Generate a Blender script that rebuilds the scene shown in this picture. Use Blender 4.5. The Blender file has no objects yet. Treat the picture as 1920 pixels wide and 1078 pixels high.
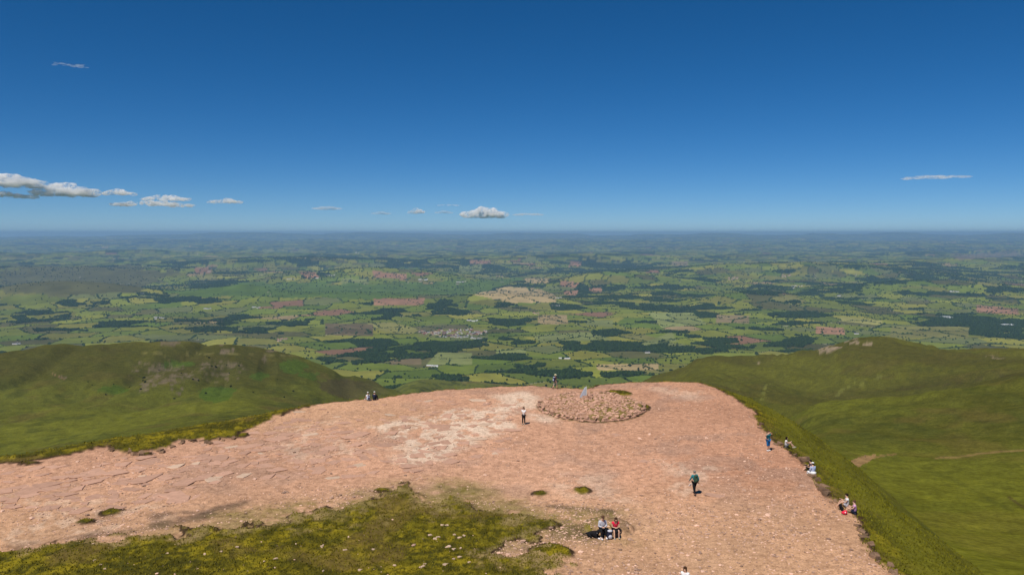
import bpy, math, random
import numpy as np
from mathutils import Vector, Matrix
R = math.radians
sc = bpy.context.scene
col = sc.collection

# ------------------------------------------------------------------ camera, sky, sun, exposure
F = 1495.0                 # focal length in pixels of the 1920 px wide photograph
PITCH = math.atan((539 - 438) / F)
HC = 18.3                  # the drone hangs 19 m above the summit
cam_d = bpy.data.cameras.new('camera')
cam = bpy.data.objects.new('camera', cam_d); col.objects.link(cam)
cam_d.sensor_width = 36.0
cam_d.lens = 36.0 * F / 1920
cam_d.clip_start = 0.5; cam_d.clip_end = 300000
cam.location = (0, 0, HC)
cam.rotation_euler = (math.pi / 2 - PITCH, 0, 0)
sc.camera = cam

SUN_EL = R(58); SUN_AZ = R(212)          # compass azimuth clockwise from +Y: behind the camera, to the left
sun_dir = Vector((math.sin(SUN_AZ) * math.cos(SUN_EL), math.cos(SUN_AZ) * math.cos(SUN_EL), math.sin(SUN_EL)))
world = bpy.data.worlds.new('World'); sc.world = world; world.use_nodes = True
wn = world.node_tree; wn.nodes.clear()
sky = wn.nodes.new('ShaderNodeTexSky'); sky.sky_type = 'NISHITA'; sky.sun_disc = False
sky.sun_elevation = SUN_EL; sky.sun_rotation = SUN_AZ
sky.altitude = 3000; sky.air_density = 0.76; sky.dust_density = 0.0; sky.ozone_density = 8.0
hs = wn.nodes.new('ShaderNodeHueSaturation'); hs.inputs['Hue'].default_value = 0.497; hs.inputs['Saturation'].default_value = 1.22
bg = wn.nodes.new('ShaderNodeBackground'); bg.inputs['Strength'].default_value = 0.073
wo = wn.nodes.new('ShaderNodeOutputWorld')
wn.links.new(sky.outputs[0], hs.inputs['Color']); wn.links.new(hs.outputs[0], bg.inputs['Color']); wn.links.new(bg.outputs[0], wo.inputs['Surface'])
sl = bpy.data.lights.new('sun', 'SUN'); sl.energy = 4.3; sl.angle = R(0.53); sl.color = (1.0, 0.94, 0.84)
so = bpy.data.objects.new('sun', sl); col.objects.link(so)
so.rotation_euler = sun_dir.to_track_quat('Z', 'Y').to_euler()
sc.view_settings.view_transform = 'Standard'; sc.view_settings.look = 'None'
sc.view_settings.gamma = 1.0; sc.view_settings.use_curve_mapping = False
sc.view_settings.exposure = 0.1
sc.cycles.volume_bounces = 24
sc.cycles.max_bounces = 24
sc.cycles.diffuse_bounces = 2
sc.cycles.use_denoising = True
HAZE = 3.4e-5
HAZE_COL = (0.38, 0.64, 1.0, 1)

# ------------------------------------------------------------------ helpers
rng = np.random.default_rng(7)
random.seed(7)

def tag(o, label=None, cat=None, group=None, kind=None):
    if label: o['label'] = label
    if cat: o['category'] = cat
    if group: o['group'] = group
    if kind: o['kind'] = kind
    return o

def link(name, data, parent=None, mat=None):
    o = bpy.data.objects.new(name, data); col.objects.link(o)
    if parent is not None: o.parent = parent
    if mat is not None and not data.materials: data.materials.append(mat)
    return o

def np_mesh(name, verts, faces, smooth=True, color=None, masks=None):
    """verts (N,3); faces (M,k) all of one size."""
    me = bpy.data.meshes.new(name)
    verts = np.asarray(verts, np.float32); faces = np.asarray(faces, np.int32)
    m, k = faces.shape
    me.vertices.add(len(verts)); me.vertices.foreach_set('co', verts.ravel())
    me.loops.add(m * k); me.loops.foreach_set('vertex_index', faces.ravel())
    me.polygons.add(m)
    me.polygons.foreach_set('loop_start', np.arange(0, m * k, k, dtype=np.int32))
    me.polygons.foreach_set('loop_total', np.full(m, k, np.int32))
    me.polygons.foreach_set('use_smooth', np.full(m, smooth, bool))
    me.update(calc_edges=True)
    if color is not None:
        a = me.attributes.new('cover', 'FLOAT_COLOR', 'POINT')
        c = np.ones((len(verts), 4), np.float32); c[:, :3] = color
        a.data.foreach_set('color', c.ravel())
    if masks is not None:
        for nm, v in masks.items():
            a = me.attributes.new(nm, 'FLOAT', 'POINT'); a.data.foreach_set('value', v.astype(np.float32).ravel())
    return me

def smooth(a, b, x):
    t = np.clip((x - a) / (b - a), 0, 1); return t * t * (3 - 2 * t)

def h2(ix, iy, s=0):
    ix = ix.astype(np.int64); iy = iy.astype(np.int64)
    h = (ix * 374761393 + iy * 668265263 + s * 1274126177) & 0xffffffff
    h = ((h ^ (h >> 13)) * 1274126177) & 0xffffffff
    h = (h ^ (h >> 16)) & 0xffffffff
    h = (h * 2246822519) & 0xffffffff
    h = h ^ (h >> 15)
    return (h & 0xffffff) / float(0x1000000)

def vnoise(x, y, s=0):
    ix = np.floor(x); iy = np.floor(y); fx = x - ix; fy = y - iy
    fx = fx * fx * fx * (fx * (fx * 6 - 15) + 10); fy = fy * fy * fy * (fy * (fy * 6 - 15) + 10)
    a = h2(ix, iy, s); b = h2(ix + 1, iy, s); c = h2(ix, iy + 1, s); d = h2(ix + 1, iy + 1, s)
    return (a + (b - a) * fx + (c - a) * fy + (a - b - c + d) * fx * fy) * 2 - 1

def fbm(x, y, lam, octv=4, s=0, gain=0.5):
    t = np.zeros_like(x, dtype=float); amp = 1.0; tot = 0
    ca, sa = math.cos(0.6), math.sin(0.6)
    x = x / lam; y = y / lam
    for k in range(octv):
        t += amp * vnoise(x + 17.3 * k, y - 9.1 * k, s + k); tot += amp
        x, y = (x * ca - y * sa) * 2.03, (x * sa + y * ca) * 2.03; amp *= gain
    return t / tot * 1.35

cT, sT = math.cos(PITCH), math.sin(PITCH)
def ray(px, py):
    u = (np.asarray(px, float) - 960) / F; v = -(np.asarray(py, float) - 539) / F
    return u, cT + v * sT, -sT + v * cT
def project(x, y, z):
    z = z - HC
    d = y * cT - z * sT; up = y * sT + z * cT
    d = np.maximum(d, 1e-3)
    return 960 + F * x / d, 539 - F * up / d
def flat(px, py, z=0.0):
    dx, dy, dz = ray(px, py); t = (z - HC) / dz
    return dx * t, dy * t
def dip(px, py):
    dx, dy, dz = ray(px, py); return -dz / np.hypot(dx, dy)
def inside(px, py, poly):
    poly = np.asarray(poly, float); r = np.zeros(np.shape(px), bool)
    x0, y0 = poly[-1]
    for x1, y1 in poly:
        c = ((y1 > py) != (y0 > py)) & (px < (x0 - x1) * (py - y1) / ((y0 - y1) + 1e-12) + x1)
        r ^= c; x0, y0 = x1, y1
    return r
def seg_dist(x, y, pts, closed=False):
    pts = np.asarray(pts, float); d = np.full(np.shape(x), 1e9)
    n = len(pts)
    for i in range(n if closed else n - 1):
        ax, ay = pts[i]; bx, by = pts[(i + 1) % n]
        vx, vy = bx - ax, by - ay
        t = np.clip(((x - ax) * vx + (y - ay) * vy) / (vx * vx + vy * vy + 1e-12), 0, 1)
        d = np.minimum(d, np.hypot(x - ax - t * vx, y - ay - t * vy))
    return d
def signed(x, y, poly):      # negative inside
    d = seg_dist(x, y, poly, True)
    return np.where(inside(x, y, poly), -d, d)
def wpoly(pts):
    a = np.array(pts, float); x, y = flat(a[:, 0], a[:, 1]); return np.stack([x, y], 1)

# ------------------------------------------------------------------ the summit outline (seen in the photograph, laid on the ground)
brow_px = [(-420, 925), (-200, 884), (0, 849), (80, 837), (170, 822), (330, 797), (420, 781), (500, 769), (570, 758), (640, 750), (740, 741), (800, 734), (860, 728),
           (930, 723), (1000, 722), (1050, 728), (1100, 730), (1130, 722), (1170, 718), (1240, 716), (1310, 718), (1345, 728), (1385, 748),
           (1412, 768), (1422, 800), (1450, 830), (1484, 853), (1512, 872), (1535, 905), (1556, 935), (1585, 950), (1608, 975), (1625, 1010),
           (1650, 1045), (1700, 1080), (1800, 1140), (1950, 1230)]
BROW = wpoly(brow_px)
BROW = np.vstack([BROW, [(60, 10), (60, -60), (-90, -60), (-90, 10)]])
turf_main = wpoly([(-300, 1035), (0, 1027), (60, 1021), (130, 1016), (200, 1009), (260, 1006), (330, 999), (325, 988), (420, 978), (450, 968), (560, 962), (620, 948), (680, 928),
                   (760, 917), (800, 920), (860, 936), (900, 955), (950, 972), (1000, 990), (965, 1010), (930, 1038), (960, 1046), (1000, 1056), (1050, 1078),
                   (1070, 1110), (1100, 1200), (-300, 1300)])
turf_thin = wpoly([(330, 985), (420, 955), (520, 938), (650, 915), (700, 905), (800, 905), (860, 890), (930, 902), (960, 925), (1010, 948), (1100, 958), (1165, 955), (1172, 985), (1155, 1010),
                   (1090, 1012), (1010, 1003), (960, 1040), (900, 1050), (500, 1050), (200, 1030), (250, 1005)])
turf_strip = wpoly([(-420, 960), (-200, 905), (0, 864), (60, 859), (120, 850), (200, 834), (206, 842), (245, 847), (275, 843), (330, 834), (335, 822), (390, 824), (447, 815), (450, 806),
                    (500, 786), (540, 770), (600, 757), (560, 756), (500, 762), (330, 785), (170, 810), (0, 836), (-200, 870), (-420, 905)])
islands = [(207, 958, 25, 8), (160, 974, 19, 5), (715, 916, 20, 5), (1092, 917, 19, 8), (1032, 1036, 40, 15), (983, 1046, 26, 8), (55, 863, 20, 4), (275, 848, 14, 4),
           (1012, 922, 16, 6), (455, 812, 12, 5), (1160, 740, 26, 6), (1205, 765, 16, 7)]
isl_w = []
for ix, iy, rx, ry in islands:
    x0, y0 = flat(ix, iy); x1, _ = flat(ix + rx, iy); _, ya = flat(ix, iy - ry); _, yb = flat(ix, iy + ry)
    isl_w.append((float(x0), float((ya + yb) / 2), float(x1 - x0), float(abs(ya - yb) / 2)))
BANK = tuple(float(q) for q in flat(1136, 1001))
CX, CY = flat(1111, 790); CY = float(CY) + 6.6; CX = float(CX) + 0.5
CRX, CRY, CH = 5.5, 6.6, 0.5

def ellipse_d(x, y, cx, cy, rx, ry):       # about metres, negative inside
    q = np.hypot((x - cx) / rx, (y - cy) / ry); return (q - 1) * (rx + ry) / 2

def near_z(x, y):
    """Height and masks of the summit and its rim."""
    jag = fbm(x, y, 2.2, 3, 11) * 0.45 + fbm(x, y, 9, 2, 12) * 0.7
    d = signed(x, y, BROW) + jag * 0.55
    rightside = smooth(5, 25, x) 
    # outside: a rounded turf shoulder, then the steep flank
    s1 = np.where(x > 10, 0.34, 0.45)
    dd = np.maximum(d, 0)
    z = -(dd * s1 + np.maximum(dd - 4.5, 0) * 0.40 + np.maximum(dd - 11, 0) * 0.12)
    z += -0.10 * smooth(-0.9, 0.1, d)
    z += fbm(x, y, 30, 3, 3) * 0.30 + fbm(x, y, 5, 3, 5) * 0.05
    z += -0.0018 * np.maximum(-x - 18, 0) ** 1.5
    cd = ellipse_d(x, y, CX, CY, CRX, CRY)
    # turf
    tj = fbm(x, y, 1.6, 4, 21) * 0.75 + fbm(x, y, 7, 2, 22) * 0.9
    tm = signed(x, y, turf_main) + tj * 1.9 + fbm(x, y, .7, 2, 23) * .35
    ts = signed(x, y, turf_strip) + tj * 0.35
    ti = np.full_like(x, 1e3)
    for (cx, cy, rx, ry) in isl_w: ti = np.minimum(ti, ellipse_d(x, y, cx, cy, rx, ry) + tj * 0.30)
    t = np.minimum(np.minimum(tm, ts), ti)
    out = -(d - 0.05 + fbm(x, y, 1.2, 3, 31) * 0.3)
    t = np.minimum(t, out)
    hole = smooth(0.35, 0.75, fbm(x, y, 2.6, 3, 33)) * smooth(-6, -0.5, tm) * (d < -1)
    turf = smooth(0.12, -0.28, t + hole * 0.9)
    thin = smooth(2.0, -3.0, signed(x, y, turf_thin) + tj * 1.6)
    tuss = fbm(x, y, 0.6, 3, 41)
    z += turf * (0.14 + (0.09 * tuss + 0.10 * fbm(x, y, 2.6, 2, 42)) * (1 - .45 * smooth(1, 4, d)))
    # terraces of bedded rock on the bare ground
    bare = (1 - turf) * smooth(1.0, -0.5, d)
    q = fbm(x, y, 8, 4, 51) * 3 + (0.25 * x + 0.12 * y)
    st = q - np.floor(q)
    z += bare * 0.05 * smooth(0.0, 0.06, st) * (1 - smooth(0.5, 1.0, st)) * smooth(-0.2, 0.3, fbm(x, y, 14, 2, 52))
    z += bare * (0.012 * fbm(x, y, 0.35, 2, 53))
    # the peat bank that serves as a seat
    bx, by = BANK; e = np.hypot((x - bx - .1) / 1.7, (y - by - .95) / 1.2) + .12 * fbm(x, y, .8, 2, 55)
    z += .40 * smooth(1.06, .80, e)
    # cairn mound
    prof = smooth(0.25, -0.35, cd) * 0.30 + smooth(0.0, -4.2, cd) * (CH - 0.30)
    z += prof + smooth(0.2, -0.2, cd) * 0.05 * fbm(x, y, 0.6, 3, 61)
    return z, dict(turf=turf, thin=thin, d=d, cd=cd, t=t, tm=tm)

# ------------------------------------------------------------------ the hills: for some directions, where the ground is at some distances (value < 0: height, > 0: photo row)
RT = [140, 220, 350, 500, 700, 900, 1100, 1300, 1500, 1700, 2000, 2400, 2900, 3400]
TAB = {
 -500: [-85, -140, -185, -205, -215, -225, -245, -260, -265, -262, -300, -420, -560, -630],
 -200: [-85, -140, -185, -205, 880, 840, 803, 765, 722, 684, -300, -420, -560, -630],
 0:    [-85, -140, -185, -205, 870, 832, 795, 755, 708, 658, -310, -430, -560, -630],
 150:  [-85, -140, -185, -205, 852, 815, 778, 738, 690, 638, -310, -430, -560, -630],
 300:  [-85, -140, -185, -205, 832, 797, 764, 727, 680, 627, -310, -430, -560, -630],
 450:  [-85, -140, -185, -210, 805, 778, 754, 724, 684, 634, -330, -440, -560, -630],
 560:  [-85, -140, -190, -220, -200, 778, 757, 732, 699, 660, -370, -460, -560, -630],
 640:  [-85, -140, -190, -230, -225, 780, 762, 745, 722, 692, -410, -480, -560, -630],
 720:  [-85, -150, -210, -250, -270, -280, -300, 758, 738, 716, -430, -490, -570, -635],
 780:  [-85, -150, -225, -280, -330, -350, -360, -365, 752, 733, 722, 716, 708, -640],
 850:  [-85, -150, -230, -300, -370, -420, -450, -470, -480, -490, -505, -520, 711, -645],
 1150: [-85, -150, -230, -300, -370, -420, -440, -450, -450, -455, -480, -540, -585, -645],
 1190: [-85, -140, -210, -270, -330, -360, -370, -370, 735, 728, 714, -500, -570, -640],
 1280: [-80, -130, -180, -225, -265, -290, 755, 740, 724, 706, 680, -470, -560, -635],
 1330: [-75, -115, -155, -190, -215, -225, 758, 738, 714, 692, 668, -460, -560, -630],
 1430: [-65, -95, -125, -150, -175, -205, 768, 746, 722, 696, 663, -440, -560, -630],
 1530: [-55, -75, 905, 860, 805, 757, 790, 760, 734, 700, 645, -430, -560, -630],
 1620: [-50, 1000, 945, 880, 805, 742, 785, 757, 724, 682, 620, -430, -560, -630],
 1720: [-45, 1030, 965, 890, 805, 728, 765, 738, 708, 676, 636, -430, -560, -630],
 1820: [-40, 1060, 980, 895, 800, 715, 740, 718, 695, 672, 657, -430, -560, -630],
 1920: [-40, 1080, 990, 892, 790, 700, 715, 700, 685, 668, 655, -430, -560, -630],
 2400: [-40, 1090, 1000, 892, 790, 700, 712, 700, 685, 668, 655, -430, -560, -630]}
pxs = sorted(TAB)
tz = np.zeros((len(pxs), len(RT)))
for i, p in enumerate(pxs):
    for j, v in enumerate(TAB[p]):
        tz[i, j] = v if v < 0 else HC - RT[j] * float(dip(p, v))
LR = np.log(np.array(RT, float))
fa = np.linspace(-500, 2400, 580); fr = np.linspace(LR[0], LR[-1], 300)
tmp = np.array([np.interp(fr, LR, tz[i]) for i in range(len(pxs))])
fine = np.array([np.interp(fa, pxs, tmp[:, j]) for j in range(len(fr))]).T
def blur(a, n, ax):
    k = np.hanning(2 * n + 3)[1:-1]; k /= k.sum()
    p = [(0, 0), (0, 0)]; p[ax] = (n, n); b = np.pad(a, p, mode='edge')
    out = np.zeros_like(a)
    for i, w in enumerate(k):
        out += w * (b[i:i + a.shape[0]] if ax == 0 else b[:, i:i + a.shape[1]])
    return out
fine = blur(blur(fine, 8, 0), 4, 1)

def mid_z(x, y):
    yy = np.maximum(y, 1.0); r = np.hypot(x, y)
    a = np.clip(960 + F * x / yy * 0.985, -499, 2399)
    lr = np.clip(np.log(np.maximum(r, 1)), fr[0], fr[-1])
    i = (a - fa[0]) / (fa[1] - fa[0]); j = (lr - fr[0]) / (fr[1] - fr[0])
    i0 = np.clip(np.floor(i).astype(int), 0, len(fa) - 2); j0 = np.clip(np.floor(j).astype(int), 0, len(fr) - 2)
    i -= i0; j -= j0
    z = fine[i0, j0] * (1 - i) * (1 - j) + fine[i0 + 1, j0] * i * (1 - j) + fine[i0, j0 + 1] * (1 - i) * j + fine[i0 + 1, j0 + 1] * i * j
    amp = smooth(150, 900, r)
    rid = 1 - np.abs(fbm(x * 1.0 + y * 0.35, y * 0.35, 120, 3, 71))
    rr_ = smooth(0, 400, x) * smooth(400, 900, r)
    z = z + amp * (fbm(x, y, 260, 5, 72) * (6 + 7 * rr_) + fbm(x, y, 45, 3, 73) * (2.2 + rr_) + (rid - 0.6) * (6 + 8 * rr_) - smooth(1050, 1300, r) * smooth(2300, 1900, r) * 15 * np.maximum(0, .35 - np.abs(fbm(x + .2 * y, y * .22, 150, 3, 75))) * 2) + (1 - amp) * fbm(x, y, 25, 4, 74) * 0.9
    # hummocks of the moor beyond the left hill
    return z

def valley_z(x, y):
    r = np.hypot(x, y)
    base = -648 + 30 * smooth(4500, 9000, r) + 90 * smooth(9000, 20000, r) + 225 * smooth(18000, 60000, r)
    wx = x + fbm(x, y, 5000, 2, 81) * 900; wy = y + fbm(x, y, 5000, 2, 82) * 900
    n1 = fbm(wx, wy, 2600, 4, 83); n2 = 1 - np.abs(fbm(wx, wy * 1.0, 6500, 4, 84)) * 1.5
    a1 = 14 + 45 * smooth(5000, 12000, r); a2 = 12 + 105 * smooth(6500, 14000, r) + 60 * smooth(25000, 45000, r)
    z = base + n1 * a1 + (n2 - 0.5) * a2 + fbm(x, y, 500, 3, 85) * (5 + 6 * smooth(6000, 12000, r))
    for (px, py, rr, hh, wx_, wy_) in HUMPS:
        z = z + hh * np.exp(-((x - px) / wx_) ** 2 - ((y - py) / wy_) ** 2)
    return z
def hump(px, r, hh, wx_, wy_):
    u = (px - 960) / F; c = math.sqrt(1 + u * u); return (r * u / c, r / c, r, hh, wx_, wy_)
HUMPS = [hump(620, 7600, 95, 1300, 600), hump(120, 8800, 150, 900, 600), hump(1420, 7600, 120, 600, 350), hump(450, 8200, 90, 400, 220),
         hump(760, 10500, 170, 1400, 650), hump(1130, 9800, 150, 900, 500), hump(1500, 12000, 180, 1800, 800), hump(300, 12500, 180, 2200, 800), hump(950, 7300, 70, 500, 350), hump(1750, 9500, 120, 1200, 500), hump(560, 14500, 160, 1500, 700),
         hump(1000, 16500, 110, 3500, 1300), hump(1800, 15500, 130, 3000, 1200), hump(350, 20500, 150, 5000, 1500), hump(900, 34000, 120, 9000, 2500),
         hump(500, 42000, 110, 7000, 3000), hump(1350, 46000, 80, 12000, 3000),
         hump(420, 62000, 350, 8000, 4000), hump(700, 66000, 370, 6000, 4000), hump(850, 60000, 170, 1300, 1500), hump(1020, 64000, 330, 5500, 4000), hump(1400, 61000, 340, 6500, 4000), hump(1660, 66000, 310, 5000, 4000), hump(1900, 62000, 270, 4000, 3000), hump(560, 58000, 120, 2500, 1500), hump(1180, 60000, 130, 2500, 1500), hump(120, 36000, 60, 4000, 3000)]

def ground_z(x, y, want=False):
    x = np.asarray(x, float); y = np.asarray(y, float); shp = x.shape
    x = np.atleast_1d(x).ravel(); y = np.atleast_1d(y).ravel()
    r = np.hypot(x, y); z = np.zeros_like(x); M = None
    m = r < 300
    if m.any():
        zn, mk = near_z(x[m], y[m]); z[m] = zn
        if want:
            M = {k: np.zeros_like(x) for k in mk}
            for k in mk: M[k][m] = mk[k]
    m2 = (r > 120) & (r < 4300)
    if m2.any():
        w = smooth(120, 230, r[m2]); z[m2] = z[m2] * (1 - w) + mid_z(x[m2], y[m2]) * w
    m3 = r > 3200
    if m3.any():
        w = smooth(3200, 4200, r[m3]); z[m3] = z[m3] * (1 - w) + valley_z(x[m3], y[m3]) * w
    z = z.reshape(shp)
    return (z, M) if want else z

def pick(px, py, r0=30, r1=70000):
    dx, dy, dz = ray(px, py); h = math.hypot(dx, dy)
    rr = np.geomspace(r0, r1, 6000)
    X = dx / h * rr; Y = dy / h * rr; Z = HC + dz / h * rr
    g = ground_z(X, Y); hit = np.nonzero(g > Z)[0]
    if len(hit) == 0: return None
    i = hit[0]
    if i == 0: return Vector((X[0], Y[0], g[0]))
    a = (Z[i - 1] - g[i - 1]) / ((Z[i - 1] - g[i - 1]) + (g[i] - Z[i]) + 1e-9)
    x = X[i - 1] + (X[i] - X[i - 1]) * a; y = Y[i - 1] + (Y[i] - Y[i - 1]) * a
    return Vector((x, y, float(ground_z(np.array([x]), np.array([y]))[0])))

# ------------------------------------------------------------------ land cover of the valley: fields, hedges, woods
CELL = 235.0
def cells(x, y):
    wx = x + fbm(x, y, 420, 2, 101) * 55; wy = y + fbm(x, y, 420, 2, 102) * 55
    ang = 0.35; ca, sa = math.cos(ang), math.sin(ang)
    u = (wx * ca + wy * sa) / CELL; v = (-wx * sa + wy * ca) / (CELL * 1.25)
    v = v + 0.0; u = u + 0.5 * (np.floor(v) % 2)
    iu = np.floor(u); iv = np.floor(v)
    d1 = np.full_like(x, 1e9); d2 = np.full_like(x, 1e9)
    k1 = np.zeros((len(x), 2)); p1 = np.zeros((len(x), 2)); p2 = np.zeros((len(x), 2)); k2 = np.zeros((len(x), 2))
    for a in (-1, 0, 1):
        for b in (-1, 0, 1):
            ci, cj = iu + a, iv + b
            jx = ci + 0.5 + (h2(ci, cj, 5) - 0.5) * 0.72 ; jy = cj + 0.5 + (h2(ci, cj, 6) - 0.5) * 0.72
            dx = (jx - u) * CELL; dy = (jy - v) * CELL * 1.25
            d = dx * dx + dy * dy
            n = d < d1; n2 = (~n) & (d < d2)
            d2 = np.where(n, d1, np.where(n2, d, d2)); k2[n] = k1[n]; p2[n] = p1[n]
            k2[n2] = np.stack([ci, cj], 1)[n2]; p2[n2] = np.stack([dx, dy], 1)[n2]
            d1 = np.where(n, d, d1); k1[n] = np.stack([ci, cj], 1)[n]; p1[n] = np.stack([dx, dy], 1)[n]
    sep = np.hypot(*(p2 - p1).T) + 1e-6
    edge = (d2 - d1) / (2 * sep)
    # centre back to ground (the warp is small and left out)
    return k1, k2, edge, x + p1[:, 0] * ca - p1[:, 1] * sa, y + p1[:, 0] * sa + p1[:, 1] * ca

GREENS = np.array([(.070, .108, .020), (.090, .125, .024), (.054, .092, .018), (.105, .135, .028), (.080, .112, .024), (.062, .096, .022), (.120, .140, .034), (.088, .104, .030)])
C_YEL = np.array((.215, .205, .062)); C_TAN = np.array((.360, .270, .130)); C_RED = np.array((.290, .160, .095)); C_PALE = np.array((.170, .190, .062))
C_BRIGHT = np.array((.078, .122, .020)); C_MOOR = np.array((.078, .076, .026)); C_WOOD = np.array((.018, .034, .012)); C_BROWN = np.array((.150, .115, .060))
def ell(cx, cy, rx, ry, n=14): return [(cx + rx * math.cos(k * 2 * math.pi / n), cy + ry * math.sin(k * 2 * math.pi / n)) for k in range(n)]
FIELD_PAINT = [   # polygons in the photograph, whole fields whose middle falls inside take the colour
 ([(885, 552), (950, 538), (1010, 542), (1042, 553), (1042, 567), (960, 568)], C_TAN), ([(985, 522), (1030, 522), (1030, 531), (985, 531)], C_TAN),
 ([(688, 606), (735, 604), (790, 617), (770, 627), (720, 622)], C_YEL), ([(700, 560), (795, 559), (795, 572), (700, 572)], C_RED),
 ([(698, 508), (762, 514), (762, 525), (700, 520)], C_RED), ([(1050, 526), (1088, 530), (1080, 540), (1050, 536)], C_RED),
 ([(1058, 545), (1085, 545), (1080, 555), (1058, 552)], C_RED), ([(1105, 540), (1130, 541), (1128, 550), (1105, 548)], C_RED),
 ([(1343, 590), (1405, 592), (1405, 606), (1343, 605)], C_BROWN * 1.5), ([(1530, 612), (1582, 614), (1585, 628), (1530, 626)], C_RED * 1.05),
 ([(1832, 572), (1910, 578), (1910, 590), (1832, 586)], C_RED * .9), ([(1575, 594), (1655, 601), (1650, 610), (1575, 602)], C_YEL * 1.2),
 ([(1215, 586), (1300, 586), (1325, 608), (1240, 614)], C_PALE * 1.2), ([(1118, 683), (1235, 681), (1235, 695), (1120, 694)], C_TAN),
 ([(1000, 628), (1100, 622), (1150, 636), (1010, 644)], C_PALE), ([(820, 660), (885, 662), (885, 684), (800, 684)], C_PALE), ([(930, 655), (985, 653), (985, 664), (930, 666)], C_PALE * 1.15),
 ([(1008, 590), (1062, 590), (1066, 608), (1010, 608)], C_TAN * .85), ([(1670, 612), (1820, 612), (1815, 634), (1670, 632)], C_YEL * .85),
 ([(1100, 600), (1150, 600), (1150, 614), (1100, 610)], C_PALE), ([(1200, 645), (1260, 622), (1270, 640), (1210, 650)], C_PALE),
 ([(860, 500), (905, 495), (900, 512), (860, 512)], C_PALE), ([(760, 530), (880, 528), (880, 540), (760, 540)], C_TAN * .7), ([(640, 523), (690, 522), (690, 535), (640, 534)], C_PALE),
 ([(730, 672), (790, 672), (790, 684), (730, 684)], C_BROWN), ([(1780, 480), (1900, 470), (1920, 480), (1800, 488)], C_BROWN), ([(1260, 490), (1290, 490), (1290, 500), (1260, 498)], C_BROWN * 1.5),
 ([(610, 606), (700, 608), (700, 630), (610, 628)], C_BROWN * .8), ([(170, 502), (200, 502), (200, 510), (170, 510)], C_RED * .8), ([(365, 502), (400, 498), (395, 512), (365, 512)], C_RED * .8),
 ([(560, 510), (590, 510), (600, 520), (570, 522)], C_RED * .8), ([(880, 488), (920, 488), (920, 496), (880, 496)], C_RED * .9), ([(1070, 490), (1090, 490), (1090, 500), (1066, 500)], C_RED)]
WOOD_PAINT = [
 [(590, 674), (680, 656), (780, 642), (900, 634), (1000, 640), (965, 655), (850, 668), (740, 680), (640, 686)],
 [(1050, 640), (1180, 648), (1300, 640), (1380, 645), (1370, 660), (1200, 663), (1060, 656)], [(1240, 628), (1330, 634), (1430, 622), (1540, 636), (1500, 650), (1330, 655), (1240, 640)],
 [(800, 572), (835, 562), (880, 570), (885, 584), (840, 594), (803, 586)], [(1080, 548), (1180, 552), (1300, 572), (1300, 584), (1180, 578), (1090, 562)],
 [(1300, 560), (1400, 568), (1500, 560), (1500, 580), (1380, 582), (1290, 576)], ell(1430, 545, 55, 9), ell(540, 600, 50, 10), [(320, 602), (400, 600), (515, 616), (510, 626), (420, 622), (325, 616)],
 ell(380, 563, 40, 5), ell(190, 565, 16, 6), ell(310, 564, 18, 4), ell(80, 595, 60, 12), [(1640, 466), (1800, 463), (1920, 472), (1920, 484), (1780, 482), (1650, 474)], ell(180, 528, 50, 10), ell(60, 535, 70, 12),
 ell(450, 535, 90, 8), ell(720, 600, 25, 6), ell(960, 605, 40, 6), ell(760, 590, 40, 6), ell(1500, 590, 60, 5), [(1700, 600), (1800, 590), (1920, 600), (1920, 640), (1830, 634), (1720, 612)],
 ell(900, 500, 60, 12), ell(1180, 500, 60, 10), ell(1680, 525, 70, 9), ell(1850, 545, 80, 6), ell(1350, 690, 70, 7), ell(640, 480, 70, 6), ell(1050, 700, 60, 6), ell(830, 712, 40, 5), ell(1160, 705, 45, 6), ell(1000, 686, 30, 5), ell(540, 645, 50, 5)]
SMOOTH_PAINT = [ ([(300, 546), (480, 530), (700, 533), (860, 530), (960, 520), (985, 524), (890, 548), (700, 560), (520, 556), (380, 556)], C_BRIGHT),
                 ([(0, 556), (90, 553), (140, 560), (60, 570), (0, 570)], np.array((.11, .13, .02))), ([(0, 500), (250, 498), (330, 512), (250, 550), (0, 552)], C_MOOR * 1.1) ]

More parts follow.
